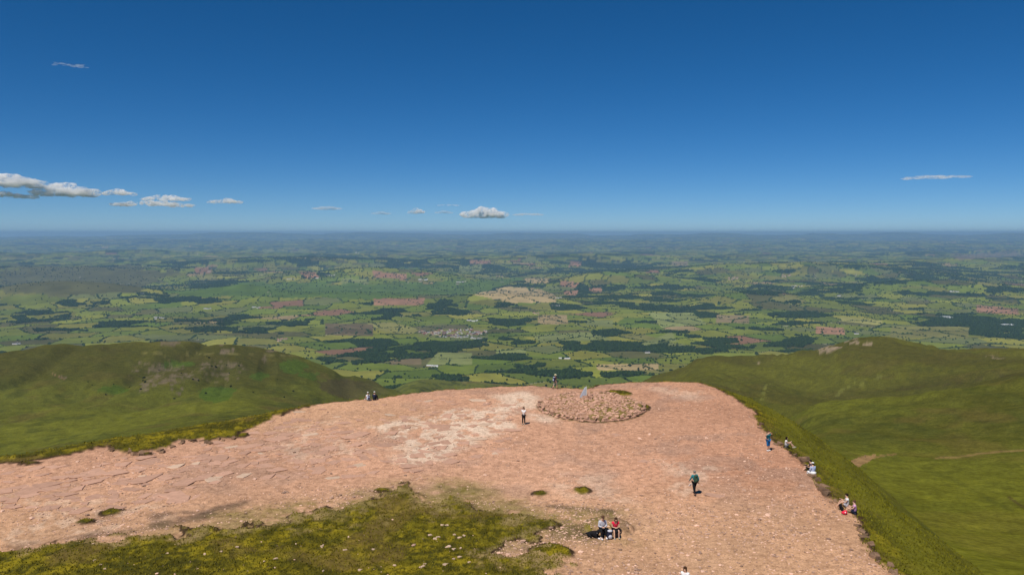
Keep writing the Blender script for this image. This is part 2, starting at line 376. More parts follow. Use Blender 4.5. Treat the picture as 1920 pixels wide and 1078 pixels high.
def land(x, y):
    """colour, wood mask, hedge mask for points of the valley"""
    n = len(x); r = np.hypot(x, y); z = valley_z(x, y)
    px, py = project(x, y, z)
    k1, k2, edge, cx, cy = cells(x, y)
    key = (k1[:, 0].astype(np.int64) + 100000) * 400000 + (k1[:, 1].astype(np.int64) + 100000)
    uk, first, inv = np.unique(key, return_index=True, return_inverse=True); inv = inv.ravel()
    ci, cj = k1[first, 0], k1[first, 1]; ucx, ucy = cx[first], cy[first]
    upx, upy = project(ucx, ucy, valley_z(ucx, ucy))
    h = h2(ci, cj, 31); hb = h2(ci, cj, 32); hc = h2(ci, cj, 33)
    cc = GREENS[(h * 7.99).astype(int)] * np.array((1.72, 1.42, 1.0)) * (0.86 + 0.3 * hb)[:, None]
    cc[hc < .07] = C_PALE * .75; cc[(hc > .07) & (hc < .09)] = C_YEL * .8; cc[(hc > .09) & (hc < .10)] = C_TAN * .7; cc[(hc > .10) & (hc < .108)] = C_RED * .7
    rough = (hc > .112) & (hc < .27); cc[rough] = C_MOOR * (0.9 + .5 * hb[rough])[:, None]
    c = cc[inv]; ex = fbm(x, y, 300, 2, 112) * .8; ey = fbm(x, y, 300, 2, 114) * .3
    for poly, k_ in FIELD_PAINT:
        m = inside(px + ex, py + ey, poly); c[m] = k_ * (0.85 + 0.3 * hb[inv][m])[:, None]
    cell_wood = (h2(ci, cj, 34) < 0.035 + 0.03 * smooth(8000, 14000, np.hypot(ucx, ucy)))[inv]
    # mottled inside the fields
    c = c * (1 + 0.14 * fbm(x, y, 60, 3, 111) + 0.12 * fbm(x, y, 300, 2, 113))[:, None]
    w = fbm(x + 0.6 * y, y * 1.5, 900, 4, 121) + 0.18 * fbm(x, y, 160, 3, 125)
    thr = 0.76 - 0.26 * smooth(7500, 15000, r)
    jx = fbm(x, y, 260, 4, 123, .65) * 16; jy = fbm(x, y, 260, 4, 124, .65) * 5.5
    wd2 = fbm(x * .55 + .25 * y, y * 1.3, 330, 4, 127, .6)
    wood = (w > thr) | cell_wood | (wd2 > .70 - .20 * smooth(8000, 14000, r))
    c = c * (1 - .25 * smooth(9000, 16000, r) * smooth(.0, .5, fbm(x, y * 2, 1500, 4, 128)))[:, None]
    gaps = fbm(x, y, 380, 4, 129, .6) > -.02
    for poly in WOOD_PAINT: wood |= inside(px + jx, py + jy, poly) & gaps
    for poly, cb in SMOOTH_PAINT:
        m = inside(px + jx, py + jy, poly); c[m] = cb * (1 + .25 * fbm(x[m], y[m], 150, 3, 126))[:, None]
        wood[m & (w < thr + .15)] = False
    sm = np.zeros(n, bool)
    for poly, cb in SMOOTH_PAINT: sm |= inside(px + jx, py + jy, poly)
    for poly, cb in FIELD_PAINT: wood &= ~inside(px, py, poly)
    vill = inside(px, py, [(782, 612), (830, 606), (915, 618), (915, 634), (860, 638), (785, 632)])
    wood &= ~vill
    ea = np.minimum(k1[:, 0] * 31 + k1[:, 1] * 17, k2[:, 0] * 31 + k2[:, 1] * 17); eb = np.maximum(k1[:, 0] * 31 + k1[:, 1] * 17, k2[:, 0] * 31 + k2[:, 1] * 17)
    hh = h2(ea, eb, 41)
    hw = (2.8 + 8.0 * hh * hh) * (0.75 + 0.6 * fbm(x, y, 50, 2, 131)) + 0.00025 * r
    hedge = (edge < hw) & (hh > 0.06) & ~wood & ~sm
    lane = (edge < 2.6) & (h2(ea, eb, 42) > 0.97) & ~wood
    c[vill] = c[vill] * .6 + np.array((.055, .05, .03))
    c[hedge] = C_WOOD * 1.35; c[lane] = np.array((.3, .27, .22))
    c[wood] = C_WOOD * (1 + 0.35 * fbm(x[wood], y[wood], 70, 3, 141))[:, None]
    return c, wood, hedge

# ------------------------------------------------------------------ land cover of the near hills
def hill_cover(x, y, z):
    px, py = project(x, y, z); r = np.hypot(x, y)
    n1 = fbm(x, y, 140, 4, 201); n2 = fbm(x * 1.0, y * 0.5, 24, 3, 202); n3 = fbm(x, y, 420, 3, 203)
    n4 = fbm(x, y, 7, 3, 209)
    base = np.array((.080, .088, .016)); olive = np.array((.060, .064, .014)); bright = np.array((.112, .120, .017)); dark = np.array((.045, .055, .014)); brown = np.array((.090, .068, .026))
    c = base[None] + np.zeros((len(x), 3))
    def mix(c, k, t): t = np.clip(t, 0, 1)[:, None]; return c * (1 - t) + k * t
    c = mix(c, olive, smooth(-.1, .6, n1) * .9); c = mix(c, bright, smooth(.05, .5, n3 + .3 * n2) * .55); c = mix(c, dark, smooth(.25, .7, n2 + .3 * n1) * .55)
    c = mix(c, brown, smooth(.25, .6, fbm(x, y, 60, 4, 204)) * .4)
    c = c * (1 + .16 * n4)[:, None]
    left = (px < 800)
    # the upper face of the left hill is darker heather
    jx = fbm(x, y, 60, 3, 205) * 14; jy = fbm(x, y, 60, 3, 206) * 6
    X, Y = px + jx, py + jy
    def patch(poly, k, t, r0=600, r1=3500):
        nonlocal c
        m = inside(X, Y, poly) & (r > r0) & (r < r1)
        tt = np.zeros(len(x)); tt[m] = t; c = mix(c, k, tt)
    far = left & (r > 600) & (r < 3000)
    t = np.where(far, smooth(745, 690, Y) * .7 * smooth(600, 520, X), 0); c = mix(c, np.array((.050, .050, .014)), t)
    t = np.where(far, smooth(655, 640, Y) * .6, 0); c = mix(c, np.array((.085, .085, .022)), t)
    for (a, b, ra, rb) in [(205, 730, 28, 11), (402, 738, 34, 13), (490, 705, 15, 7), (552, 688, 32, 12), (585, 705, 22, 8), (335, 680, 30, 7)]:
        patch(ell(a, b, ra, rb), np.array((.050, .088, .014)), .75)
    scree = np.array((.128, .104, .082))
    sn = fbm(x * 1.0, y * .45, 9, 4, 207, .7) + .3 * fbm(x, y, 60, 3, 208)
    for (a, b, ra, rb, s) in [(300, 700, 62, 24, .12), (402, 697, 55, 20, .12), (325, 734, 16, 7, 0), (268, 725, 14, 9, 0), (420, 723, 22, 7, .2), (322, 640, 17, 6, -.2), (414, 641, 17, 5, -.1),
                              (425, 663, 20, 5, -.3), (471, 644, 11, 4, -.2), (511, 660, 7, 3, -.3), (186, 655, 14, 2.5, .1), (502, 676, 10, 6, 0), (108, 705, 10, 3, -.1), (440, 658, 8, 3, -.3)]:
        m = inside(X, Y, ell(a, b, ra, rb)) & far; tt = np.zeros(len(x)); tt[m] = smooth(s - .3, s + .35, sn[m]) * .8; c = mix(c, scree, tt)
    # shrubby bracken foot of the left hill
    m = inside(X, Y, [(600, 715), (660, 708), (720, 716), (730, 735), (690, 745), (610, 740)]) & far; tt = np.zeros(len(x)); tt[m] = .75; c = mix(c, np.array((.060, .050, .026)), tt)
    foot = smooth(640, 780, px) * smooth(690, 705, py) * (px < 1160) * (r > 1200); c = mix(c, np.array((.105, .120, .028)), foot * .6)
    c = mix(c, dark * .8, foot * smooth(.2, .5, fbm(x, y, 30, 3, 210)) * .8)
    # right hand hills
    rt = (px > 1180) & (r > 150) & (r < 3200)
    t = np.where(rt & (r > 950), .45 + .35 * smooth(-.2, .4, fbm(x + .3 * y, y * .4, 160, 3, 211)), 0); c = mix(c, np.array((.052, .050, .013)), t)
    t = np.where(rt, smooth(690, 780, py) * smooth(860, 790, py) * .35 * smooth(-.3, .5, fbm(x, y * .4, 90, 3, 212)), 0); c = mix(c, np.array((.055, .058, .012)), t)
    t = np.where(rt, smooth(760, 1000, py) * .5, 0); c = mix(c, np.array((.108, .112, .013)), t)
    for (a, b, ra, rb, s) in [(1550, 655, 20, 8, -.35), (1625, 641, 13, 5, -.2), (1596, 640, 12, 6, -.1), (1272, 686, 14, 7, -.1), (1415, 683, 8, 3, 0), (1870, 668, 20, 3, 0)]:
        m = inside(X, Y, ell(a, b, ra, rb)) & rt; tt = np.zeros(len(x)); tt[m] = smooth(s - .1, s + .4, sn[m]) * .9; c = mix(c, np.array((.21, .17, .15)), tt)
    for poly in ([(1418, 752), (1422, 742), (1436, 728), (1446, 719), (1441, 730), (1428, 745)], [(1576, 740), (1582, 728), (1598, 714), (1594, 728), (1586, 738)], [(1620, 720), (1640, 705), (1650, 702), (1636, 714), (1622, 728)]):
        patch(poly, np.array((.125, .135, .040)), .6, 900)
    def line(pts, w, k, t, j=.25, r0=200, r1=3000):
        nonlocal c
        m = (r > r0) & (r < r1); tt = np.zeros(len(x)); d = seg_dist((px + jx * j)[m], (py + jy * j)[m], pts); tt[m] = smooth(w, w * .4, d) * t; c = mix(c, k, tt)
    path = np.array((.215, .140, .085))
    P_ = inside(px + jx * .15, py + jy * .15, [(1566, 886), (1580, 872), (1602, 860), (1622, 853), (1645, 852), (1632, 864), (1608, 876), (1584, 888), (1572, 891)]) & (r > 200) & (r < 1500)
    tt = P_ * .95; c = mix(c, path, tt)
    line([(1635, 858), (1660, 853), (1680, 851)], 2.2, path, .7); line([(1755, 859), (1800, 856), (1850, 849), (1925, 843)], 2.0, path, .6)
    line([(1680, 731), (1720, 726), (1800, 715), (1925, 700)], 2.2, np.array((.05, .045, .018)), .8); line([(1890, 930), (1912, 946), (1950, 965)], 3, np.array((.06, .045, .02)), .8)
    line([(250, 661), (400, 664), (480, 664), (575, 668)], 1.3, np.array((.14, .13, .05)), .6, .1); line([(1360, 775), (1500, 757)], 1, dark, 0)
    line([(310, 668), (335, 688)], 1.2, np.array((.12, .11, .045)), .5); line([(98, 700), (118, 710)], 1.5, np.array((.17, .11, .08)), .7)
    line([(1735, 875), (1800, 905), (1900, 960)], 6, dark, .25, 1); line([(1500, 790), (1620, 785), (1800, 775)], 3, dark, .35, 1); line([(1470, 805), (1600, 812), (1700, 800)], 3, dark, .3, 1)
    return c * np.where(px < 1000, 1.0, 1.0)[:, None] * np.where(px < 1000, 1, 0)[:, None] * np.array((1.22, 1.16, 1.0)) + c * np.where(px < 1000, 0, 1)[:, None] * np.array((1.28, 1.20, .9))

# ------------------------------------------------------------------ materials
def mat(name, rough=0.9, spec=0.15):
    m = bpy.data.materials.new(name); m.use_nodes = True; nt = m.node_tree
    b = nt.nodes['Principled BSDF']; b.inputs['Roughness'].default_value = rough; b.inputs['Specular IOR Level'].default_value = spec
    return m, nt, b
def N(nt, t, **kw):
    n = nt.nodes.new(t)
    for k, v in kw.items():
        if k in n.inputs: n.inputs[k].default_value = v
        else: setattr(n, k, v)
    return n
def noise_node(nt, scale, detail=4, rough=.6, vec=None):
    n = N(nt, 'ShaderNodeTexNoise'); n.inputs['Scale'].default_value = scale; n.inputs['Detail'].default_value = detail; n.inputs['Roughness'].default_value = rough
    if vec is not None: nt.links.new(vec, n.inputs['Vector'])
    return n
def ramp(nt, fac, stops):
    r_ = N(nt, 'ShaderNodeValToRGB'); e = r_.color_ramp.elements
    while len(e) < len(stops): e.new(0.5)
    for el, (p, c) in zip(e, stops): el.position = p; el.color = (*c, 1) if len(c) == 3 else c
    nt.links.new(fac, r_.inputs[0]); return r_
def mixc(nt, a, b, fac, mode='MIX'):
    m = nt.nodes.new('ShaderNodeMix'); m.data_type = 'RGBA'; m.blend_type = mode
    for s, v in ((6, a), (7, b)):
        if hasattr(v, 'links'): nt.links.new(v, m.inputs[s])
        else: m.inputs[s].default_value = (*v, 1)
    if hasattr(fac, 'links'): nt.links.new(fac, m.inputs[0])
    else: m.inputs[0].default_value = fac
    return m.outputs[2]
def tone_mat(name, c, var=.25, scale=3.0, rough=.9, spec=.15, bump=0, rnd=0.0):
    """one base colour with procedural mottling"""
    m, nt, b = mat(name, rough, spec)
    tc = N(nt, 'ShaderNodeTexCoord')
    n = noise_node(nt, scale, 4, .6, tc.outputs['Object'])
    lo = tuple(v * (1 - var) for v in c); hi = tuple(min(1, v * (1 + var)) for v in c)
    r_ = ramp(nt, n.outputs[0], [(.3, lo), (.7, hi)])
    out = r_.outputs[0]
    if rnd:
        oi = N(nt, 'ShaderNodeObjectInfo'); r2 = ramp(nt, oi.outputs['Random'], [(0, (1 - rnd,) * 3), (1, (1 + rnd,) * 3)])
        out = mixc(nt, out, r2.outputs[0], 1.0, 'MULTIPLY')
    nt.links.new(out, b.inputs['Base Color'])
    if bump:
        bp = N(nt, 'ShaderNodeBump'); bp.inputs['Strength'].default_value = bump; nt.links.new(n.outputs[0], bp.inputs['Height']); nt.links.new(bp.outputs[0], b.inputs['Normal'])
    return m
def cover_mat(name, scales, var, bump=0.0):
    """colour comes from what covers the ground at each place, plus fine procedural grain"""
    m, nt, b = mat(name, 1.0, 0.0)
    at = N(nt, 'ShaderNodeAttribute'); at.attribute_name = 'cover'
    geo = N(nt, 'ShaderNodeNewGeometry'); out = at.outputs['Color']
    for s, v in zip(scales, var):
        n = noise_node(nt, s, 4, .65, geo.outputs['Position'])
        r_ = ramp(nt, n.outputs[0], [(.25, (1 - v,) * 3), (.75, (1 + v,) * 3)])
        out = mixc(nt, out, r_.outputs[0], 1.0, 'MULTIPLY')
    nt.links.new(out, b.inputs['Base Color'])
    return m
M_VALLEY = cover_mat('farmland', [1 / 12., 1 / 90.], [.12, .08])
M_HILL = cover_mat('moor_grass', [1 / 2.2, 1 / 11.], [.42, .30])

# summit ground: red sandstone, pale worn patches, turf, thin turf, peat
m, nt, b = mat('summit_ground', .95, .05)
geo = N(nt, 'ShaderNodeNewGeometry'); P = geo.outputs['Position']
at = N(nt, 'ShaderNodeAttribute'); at.attribute_name = 'cover'
n_big = noise_node(nt, .35, 5, .6, P); n_mid = noise_node(nt, 2.2, 5, .65, P); n_fine = noise_node(nt, 9.0, 3, .7, P)
c = at.outputs['Color']
r1 = ramp(nt, n_mid.outputs[0], [(.30, (.66, .64, .62)), (.50, (1., 1., 1.)), (.70, (1.26, 1.28, 1.30))]); c = mixc(nt, c, r1.outputs[0], 1.0, 'MULTIPLY')
r2 = ramp(nt, n_fine.outputs[0], [(.30, (.46, .42, .40)), (.43, (.92, .91, .90)), (.60, (1.06, 1.06, 1.06)), (.72, (1.5, 1.52, 1.54))]); c = mixc(nt, c, r2.outputs[0], .9, 'MULTIPLY')
for sc_, wd_, nm_s, st_ in ((.55, .022, .10, .45), (1.5, .035, .17, .35)):
    mp = N(nt, 'ShaderNodeMapping'); mp.inputs['Rotation'].default_value = (0, 0, .75); mp.inputs['Scale'].default_value = (1, 1.9, 1); nt.links.new(P, mp.inputs[0])
    wv = N(nt, 'ShaderNodeVectorMath'); wv.operation = 'MULTIPLY_ADD'; nz = noise_node(nt, 1.3, 3, .6, P); nt.links.new(nz.outputs['Color'], wv.inputs[0]); wv.inputs[1].default_value = (.9, .9, 0); nt.links.new(mp.outputs[0], wv.inputs[2])
    vo = N(nt, 'ShaderNodeTexVoronoi'); vo.feature = 'DISTANCE_TO_EDGE'; vo.inputs['Scale'].default_value = sc_; nt.links.new(wv.outputs[0], vo.inputs['Vector'])
    jr = ramp(nt, vo.outputs['Distance'], [(0, (1, 1, 1)), (wd_, (0, 0, 0))]); ms = noise_node(nt, nm_s, 4, .6, P); mr = ramp(nt, ms.outputs[0], [(.50, (0, 0, 0)), (.64, (st_,) * 3)])
    am = N(nt, 'ShaderNodeAttribute'); am.attribute_name = 'bare'
    m1 = N(nt, 'ShaderNodeMath'); m1.operation = 'MULTIPLY'; nt.links.new(jr.outputs[0], m1.inputs[0]); nt.links.new(mr.outputs[0], m1.inputs[1])
    m2 = N(nt, 'ShaderNodeMath'); m2.operation = 'MULTIPLY'; nt.links.new(m1.outputs[0], m2.inputs[0]); nt.links.new(am.outputs['Fac'], m2.inputs[1])
    c = mixc(nt, c, (.16, .085, .055), m2.outputs[0])
    v2_ = N(nt, 'ShaderNodeTexVoronoi'); v2_.inputs['Scale'].default_value = sc_; nt.links.new(wv.outputs[0], v2_.inputs['Vector'])
    bw = N(nt, 'ShaderNodeSeparateColor'); nt.links.new(v2_.outputs['Color'], bw.inputs[0]); pr = ramp(nt, bw.outputs[0], [(0, (.86, .85, .85)), (1, (1.14, 1.16, 1.18))]); c = mixc(nt, c, pr.outputs[0], mr.outputs[0], 'MULTIPLY')
nt.links.new(c, b.inputs['Base Color'])
bp = N(nt, 'ShaderNodeBump'); bp.inputs['Strength'].default_value = .6; bp.inputs['Distance'].default_value = .06
nt.links.new(n_fine.outputs[0], bp.inputs['Height']); nt.links.new(bp.outputs[0], b.inputs['Normal'])
M_SUMMIT = m

# ------------------------------------------------------------------ the ground, three rings of one polar sheet
tan_max = math.tan(R(35.2))
core = np.arctan(np.linspace(-tan_max, tan_max, 1120))
side = R(35.2) + np.linspace(0.004, R(20), 30)
AZ = np.concatenate([-side[::-1], core, side]); NA = len(AZ)
r_near = 1 / np.linspace(1 / 24., 1 / 140., 470)
r_mid = np.geomspace(140, 3400, 300)
r_far = np.concatenate([1 / np.linspace(1 / 3400., 1 / 16000., 300), np.geomspace(16000, 75000, 130)[1:]])
def ring(rs):
    rr, aa = np.meshgrid(rs, AZ, indexing='ij'); x = (rr * np.sin(aa)).ravel(); y = (rr * np.cos(aa)).ravel()
    i = np.arange(len(rs) - 1)[:, None] * NA + np.arange(NA - 1)[None, :]
    f = np.stack([i, i + 1, i + NA + 1, i + NA], -1).reshape(-1, 4)
    return x, y, f

# summit
x, y, f = ring(r_near)
z, M = ground_z(x, y, True)
turf, thin, d, cd, t = M['turf'], M['thin'], M['d'], M['cd'], M['t']
stone = np.array((.545, .308, .198)); stone_b = np.array((.475, .245, .150)); stone_grey = np.array((.380, .235, .170)); pale = np.array((.70, .54, .41)); sand = np.array((.490, .295, .170))
g_y = np.array((.225, .178, .012)); g_g = np.array((.135, .115, .010)); g_d = np.array((.046, .044, .008)); g_b = np.array((.170, .115, .035)); peat = np.array((.040, .024, .014)); thin_c = np.array((.235, .180, .065))
def mx(c, k, t): t = np.clip(t, 0, 1)[:, None]; return c * (1 - t) + k * t
px, py = project(x, y, z)
c = np.zeros((len(x), 3)) + stone
c = mx(c, stone_b, smooth(900, 1500, px) * .8 + .3 * fbm(x, y, 12, 3, 301))
c = mx(c, stone_grey, smooth(.1, .6, fbm(x, y, 3.5, 4, 302)) * .55)
c = mx(c, sand, smooth(870, 1000, py) * .75)
c = mx(c, sand * 1.08, smooth(.1, .7, fbm(x, y, 20, 3, 303)) * .5)
# strata: long low ledges with darker joints
q = fbm(x, y, 8, 4, 51) * 3 + (0.25 * x + 0.12 * y); st = q - np.floor(q)
c = mx(c, stone_grey * .72, (st < .05) * smooth(-.1, .4, fbm(x, y, 14, 2, 52)) * .6)
vx = fbm(x, y, 1.1, 3, 304) + 1.1 * fbm(x, y, 10, 3, 318)
c = c * (1 + .10 * vx)[:, None]
for poly, a in [([(700, 800), (790, 780), (860, 770), (950, 765), (960, 800), (880, 830), (820, 858), (760, 862), (740, 840)], .05), ([(930, 745), (985, 735), (1012, 745), (1005, 765), (950, 768)], -.25),
                ([(755, 838), (800, 842), (808, 860), (760, 862)], -.5), ([(1000, 778), (1035, 782), (1030, 790), (1002, 788)], -.4), ([(870, 795), (950, 790), (950, 805), (880, 808)], -.25),
                ([(820, 815), (900, 815), (900, 832), (825, 832)], -.15), ([(1060, 880), (1130, 890), (1180, 940), (1120, 945), (1050, 900)], .1), ([(1200, 725), (1300, 735), (1330, 760), (1270, 750)], .0),
                ([(500, 800), (620, 790), (700, 800), (690, 850), (540, 860)], .35), ([(0, 930), (250, 930), (400, 960), (200, 1000), (0, 1010)], .3), ([(1240, 860), (1330, 880), (1310, 930), (1260, 920)], .2)]:
    W = wpoly(poly); sd = signed(x, y, W) + fbm(x, y, 3, 3, 305) * 1.0
    k = smooth(1.4, -1.0, sd) * smooth(a, a + .45, fbm(x, y * .9, 1.1, 4, 306, .65) + .36)
    c = mx(c, pale, k * (.8 if a < -.2 or a == .05 else .34))
dk = [(wpoly([(40, 1018), (150, 1002), (280, 988), (420, 950), (440, 945)]), 1.1), (wpoly([(300, 965), (340, 958), (400, 962), (300, 985)]), .9), (wpoly([(1030, 945), (1100, 955), (1150, 960)]), .5),
      (wpoly([(1000, 985), (1060, 1000), (1110, 1003)]), 1.4), (wpoly([(925, 1040), (950, 1010), (1020, 985), (1080, 1000)]), 1.0), (wpoly([(850, 915), (920, 912)]), .6), (wpoly([(1140, 958), (1165, 985)]), .6)]
for pts, w in dk:
    sd = seg_dist(x, y, pts) + fbm(x, y, 1.5, 3, 307) * w * .9
    c = mx(c, np.array((.120, .080, .055)), smooth(w, -w * .2, sd) * .75)
tk = thin * smooth(-.8, .1, fbm(x, y, 1.4, 4, 308, .7) + .25 * fbm(x, y, 5, 2, 309)) * .85
c = mx(c, thin_c, tk); c = mx(c, g_g * 1.2, thin * smooth(.35, .75, fbm(x, y, .9, 4, 310)) * .6)
# turf colours
tc_ = np.zeros((len(x), 3)) + g_y
tc_ = mx(tc_, g_g, smooth(-.5, .25, fbm(x, y, .9, 4, 311, .7))); tc_ = mx(tc_, g_d, smooth(-.1, .4, fbm(x, y, .42, 3, 312, .7) + .35 * fbm(x, y, 3, 2, 317)) * .85); tc_ = mx(tc_, g_d, smooth(-.05, .4, fbm(x, y * .8, 1.7, 4, 322, .65)) * .75); tc_ = mx(tc_, g_b, smooth(.1, .6, fbm(x, y, 4, 4, 313)) * .55)
outer = smooth(0.2, 3, d)
tc_ = mx(tc_, np.array((.135, .130, .013)), outer * .85)
tc_ = mx(tc_, g_d * 1.2, outer * .6 * smooth(.1, .7, fbm(x * .8 + y * .5, y * .8 - x * .5, 2.4, 4, 314)) * .8)
tc_ = mx(tc_, np.array((.130, .130, .014)), smooth(5, -3, x - 0 * y) * smooth(-2, 2, d) * .6)
tcol = turf * np.where(M['tm'] < 1.2, smooth(.3, -2.4, M['tm'] + 2.4 * fbm(x, y, 1.0, 4, 321, .7)), 1.0)
c = mx(c, thin_c * .9, turf * .8); c = mx(c, tc_, tcol)
# bare earth on the little scarp where turf breaks off
edge_b = smooth(-.42, -.12, t) * smooth(.22, .02, t) * smooth(-.25, .25, fbm(x, y, 2.2, 3, 315) + .15)
c = mx(c, peat, edge_b * .95)
eb_ = np.hypot((x - BANK[0] + .2) / 1.9, (y - BANK[1] - .8) / 1.3) + .3 * fbm(x, y, .8, 3, 319)
c = mx(c, np.array((.105, .070, .042)), smooth(1.15, .95, eb_) * smooth(.55, .85, eb_) * .6); c = mx(c, g_g, smooth(.75, .5, eb_) * smooth(-.2, .3, fbm(x, y, .9, 3, 320)) * .8)
# cairn: stones with moss between
ck = smooth(.1, -.3, cd)
c = mx(c, np.array((.36, .205, .13)), ck * .8); c = mx(c, np.array((.19, .15, .035)), ck * smooth(0.0, .5, fbm(x, y, 1.0, 4, 316) + .3 * (x - CX) / 5 + .1) * .9)
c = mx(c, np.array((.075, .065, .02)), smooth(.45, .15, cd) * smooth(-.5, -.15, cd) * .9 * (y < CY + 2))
# flank colour where the sheet runs down from the rim
hk = smooth(9, 22, d); hc_ = hill_cover(x, y, z); c = mx(c, hc_, hk)
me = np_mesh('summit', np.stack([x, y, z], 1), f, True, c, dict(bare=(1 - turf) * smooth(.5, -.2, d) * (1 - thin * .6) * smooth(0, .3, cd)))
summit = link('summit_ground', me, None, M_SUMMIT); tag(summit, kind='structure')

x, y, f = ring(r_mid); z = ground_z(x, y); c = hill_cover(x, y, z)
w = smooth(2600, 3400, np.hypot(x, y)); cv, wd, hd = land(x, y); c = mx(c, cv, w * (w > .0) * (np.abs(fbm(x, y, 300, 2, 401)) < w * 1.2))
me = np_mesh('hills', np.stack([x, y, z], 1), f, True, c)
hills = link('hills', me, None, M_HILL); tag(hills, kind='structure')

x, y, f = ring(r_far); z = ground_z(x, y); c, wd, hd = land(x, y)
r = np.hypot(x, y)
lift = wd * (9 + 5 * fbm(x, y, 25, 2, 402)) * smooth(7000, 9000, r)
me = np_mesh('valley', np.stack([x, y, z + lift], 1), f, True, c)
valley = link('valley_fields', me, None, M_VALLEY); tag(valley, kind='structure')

# the rest of the mountain, behind and beside the camera
aa = np.linspace(R(55.3), R(360 - 55.3), 61); rr = np.geomspace(24, 75000, 60)
g_r, g_a = np.meshgrid(rr, aa, indexing='ij'); x = (g_r * np.sin(g_a)).ravel(); y = (g_r * np.cos(g_a)).ravel()
rad = np.hypot(x, y); z = -.5 - 560 * smooth(60, 5000, rad) + fbm(x, y, 1500, 4, 403) * 90 * smooth(200, 3000, rad)
i = np.arange(59)[:, None] * 61 + np.arange(60)[None, :]; f = np.stack([i, i + 1, i + 62, i + 61], -1).reshape(-1, 4)
me = np_mesh('moor', np.stack([x, y, z - 1], 1), f, True, hill_cover(x, np.abs(y) + 5000, z))
back = link('hills', me, None, M_HILL); tag(back, kind='structure')

# ------------------------------------------------------------------ haze: one closed box of pale air
def box_mesh(name, x0, x1, y0, y1, z0, z1):
    v = [(x, y, z) for z in (z0, z1) for y in (y0, y1) for x in (x0, x1)]
    f = [(0, 2, 3, 1), (4, 5, 7, 6), (0, 1, 5, 4), (2, 6, 7, 3), (0, 4, 6, 2), (1, 3, 7, 5)]
    me = bpy.data.meshes.new(name); me.from_pydata(v, [], f); me.update(); return me
hz = link('haze', box_mesh('haze', -80000, 80000, -80000, 80000, -1100, 170)); tag(hz, kind='stuff')
hm = bpy.data.materials.new('haze_air'); hm.use_nodes = True; ht = hm.node_tree; ht.nodes.clear()
pv = ht.nodes.new('ShaderNodeVolumePrincipled'); ho = ht.nodes.new('ShaderNodeOutputMaterial')
pv.inputs['Density'].default_value = HAZE; pv.inputs['Color'].default_value = HAZE_COL; pv.inputs['Anisotropy'].default_value = 0.1
ht.links.new(pv.outputs[0], ho.inputs['Volume']); hz.data.materials.append(hm)

# ------------------------------------------------------------------ clouds: heaps of soft puffs, far outside the haze
cm = bpy.data.materials.new('cloud_vapour'); cm.use_nodes = True; ct = cm.node_tree; ct.nodes.clear()
pv = ct.nodes.new('ShaderNodeVolumePrincipled'); ho = ct.nodes.new('ShaderNodeOutputMaterial')
CLOUD_D = 0.013; pv.inputs['Color'].default_value = (1, 1, 1, 1); pv.inputs['Anisotropy'].default_value = -0.3
ct.links.new(pv.outputs[0], ho.inputs['Volume'])
tcn = ct.nodes.new('ShaderNodeTexCoord'); nzn = ct.nodes.new('ShaderNodeTexNoise'); nzn.inputs['Scale'].default_value = 1 / 260.; nzn.inputs['Detail'].default_value = 5; nzn.inputs['Roughness'].default_value = .65
mrn = ct.nodes.new('ShaderNodeMapRange'); mrn.inputs['From Min'].default_value = .43; mrn.inputs['From Max'].default_value = .62; mrn.inputs['To Max'].default_value = CLOUD_D
ct.links.new(tcn.outputs['Object'], nzn.inputs['Vector']); ct.links.new(nzn.outputs[0], mrn.inputs['Value']); ct.links.new(mrn.outputs[0], pv.inputs['Density'])
cm.cycles.volume_step_rate = .5
import bmesh
def ico(sub=2):
    bm = bmesh.new(); bmesh.ops.create_icosphere(bm, subdivisions=sub, radius=1.0)
    v = np.array([p.co[:] for p in bm.verts]); f = np.array([[q.index for q in p.verts] for p in bm.faces]); bm.free(); return v, f
IV, IF = ico(2); IV1, IF1 = ico(1)
def lumps(items, V=IV, Fc=IF, jit=.12, rg=None):
    rg = rg or rng; vs, fs = [], []; o = 0
    for (cx, cy, cz, rx, ry, rz) in items:
        v = V * (1 + rg.normal(0, jit, (len(V), 1))); vs.append(v * (rx, ry, rz) + (cx, cy, cz)); fs.append(Fc + o); o += len(V)
    return np.vstack(vs), np.vstack(fs)
CLOUD_R = 38000.0
def vapour(name, density):
    m = bpy.data.materials.new(name); m.use_nodes = True; t_ = m.node_tree; t_.nodes.clear()
    pv = t_.nodes.new('ShaderNodeVolumePrincipled'); ho = t_.nodes.new('ShaderNodeOutputMaterial')
    pv.inputs['Density'].default_value = density; pv.inputs['Color'].default_value = (1, 1, 1, 1); pv.inputs['Anisotropy'].default_value = -0.2
    t_.links.new(pv.outputs[0], ho.inputs['Volume']); return m
THIN = vapour('thin_vapour', .002)
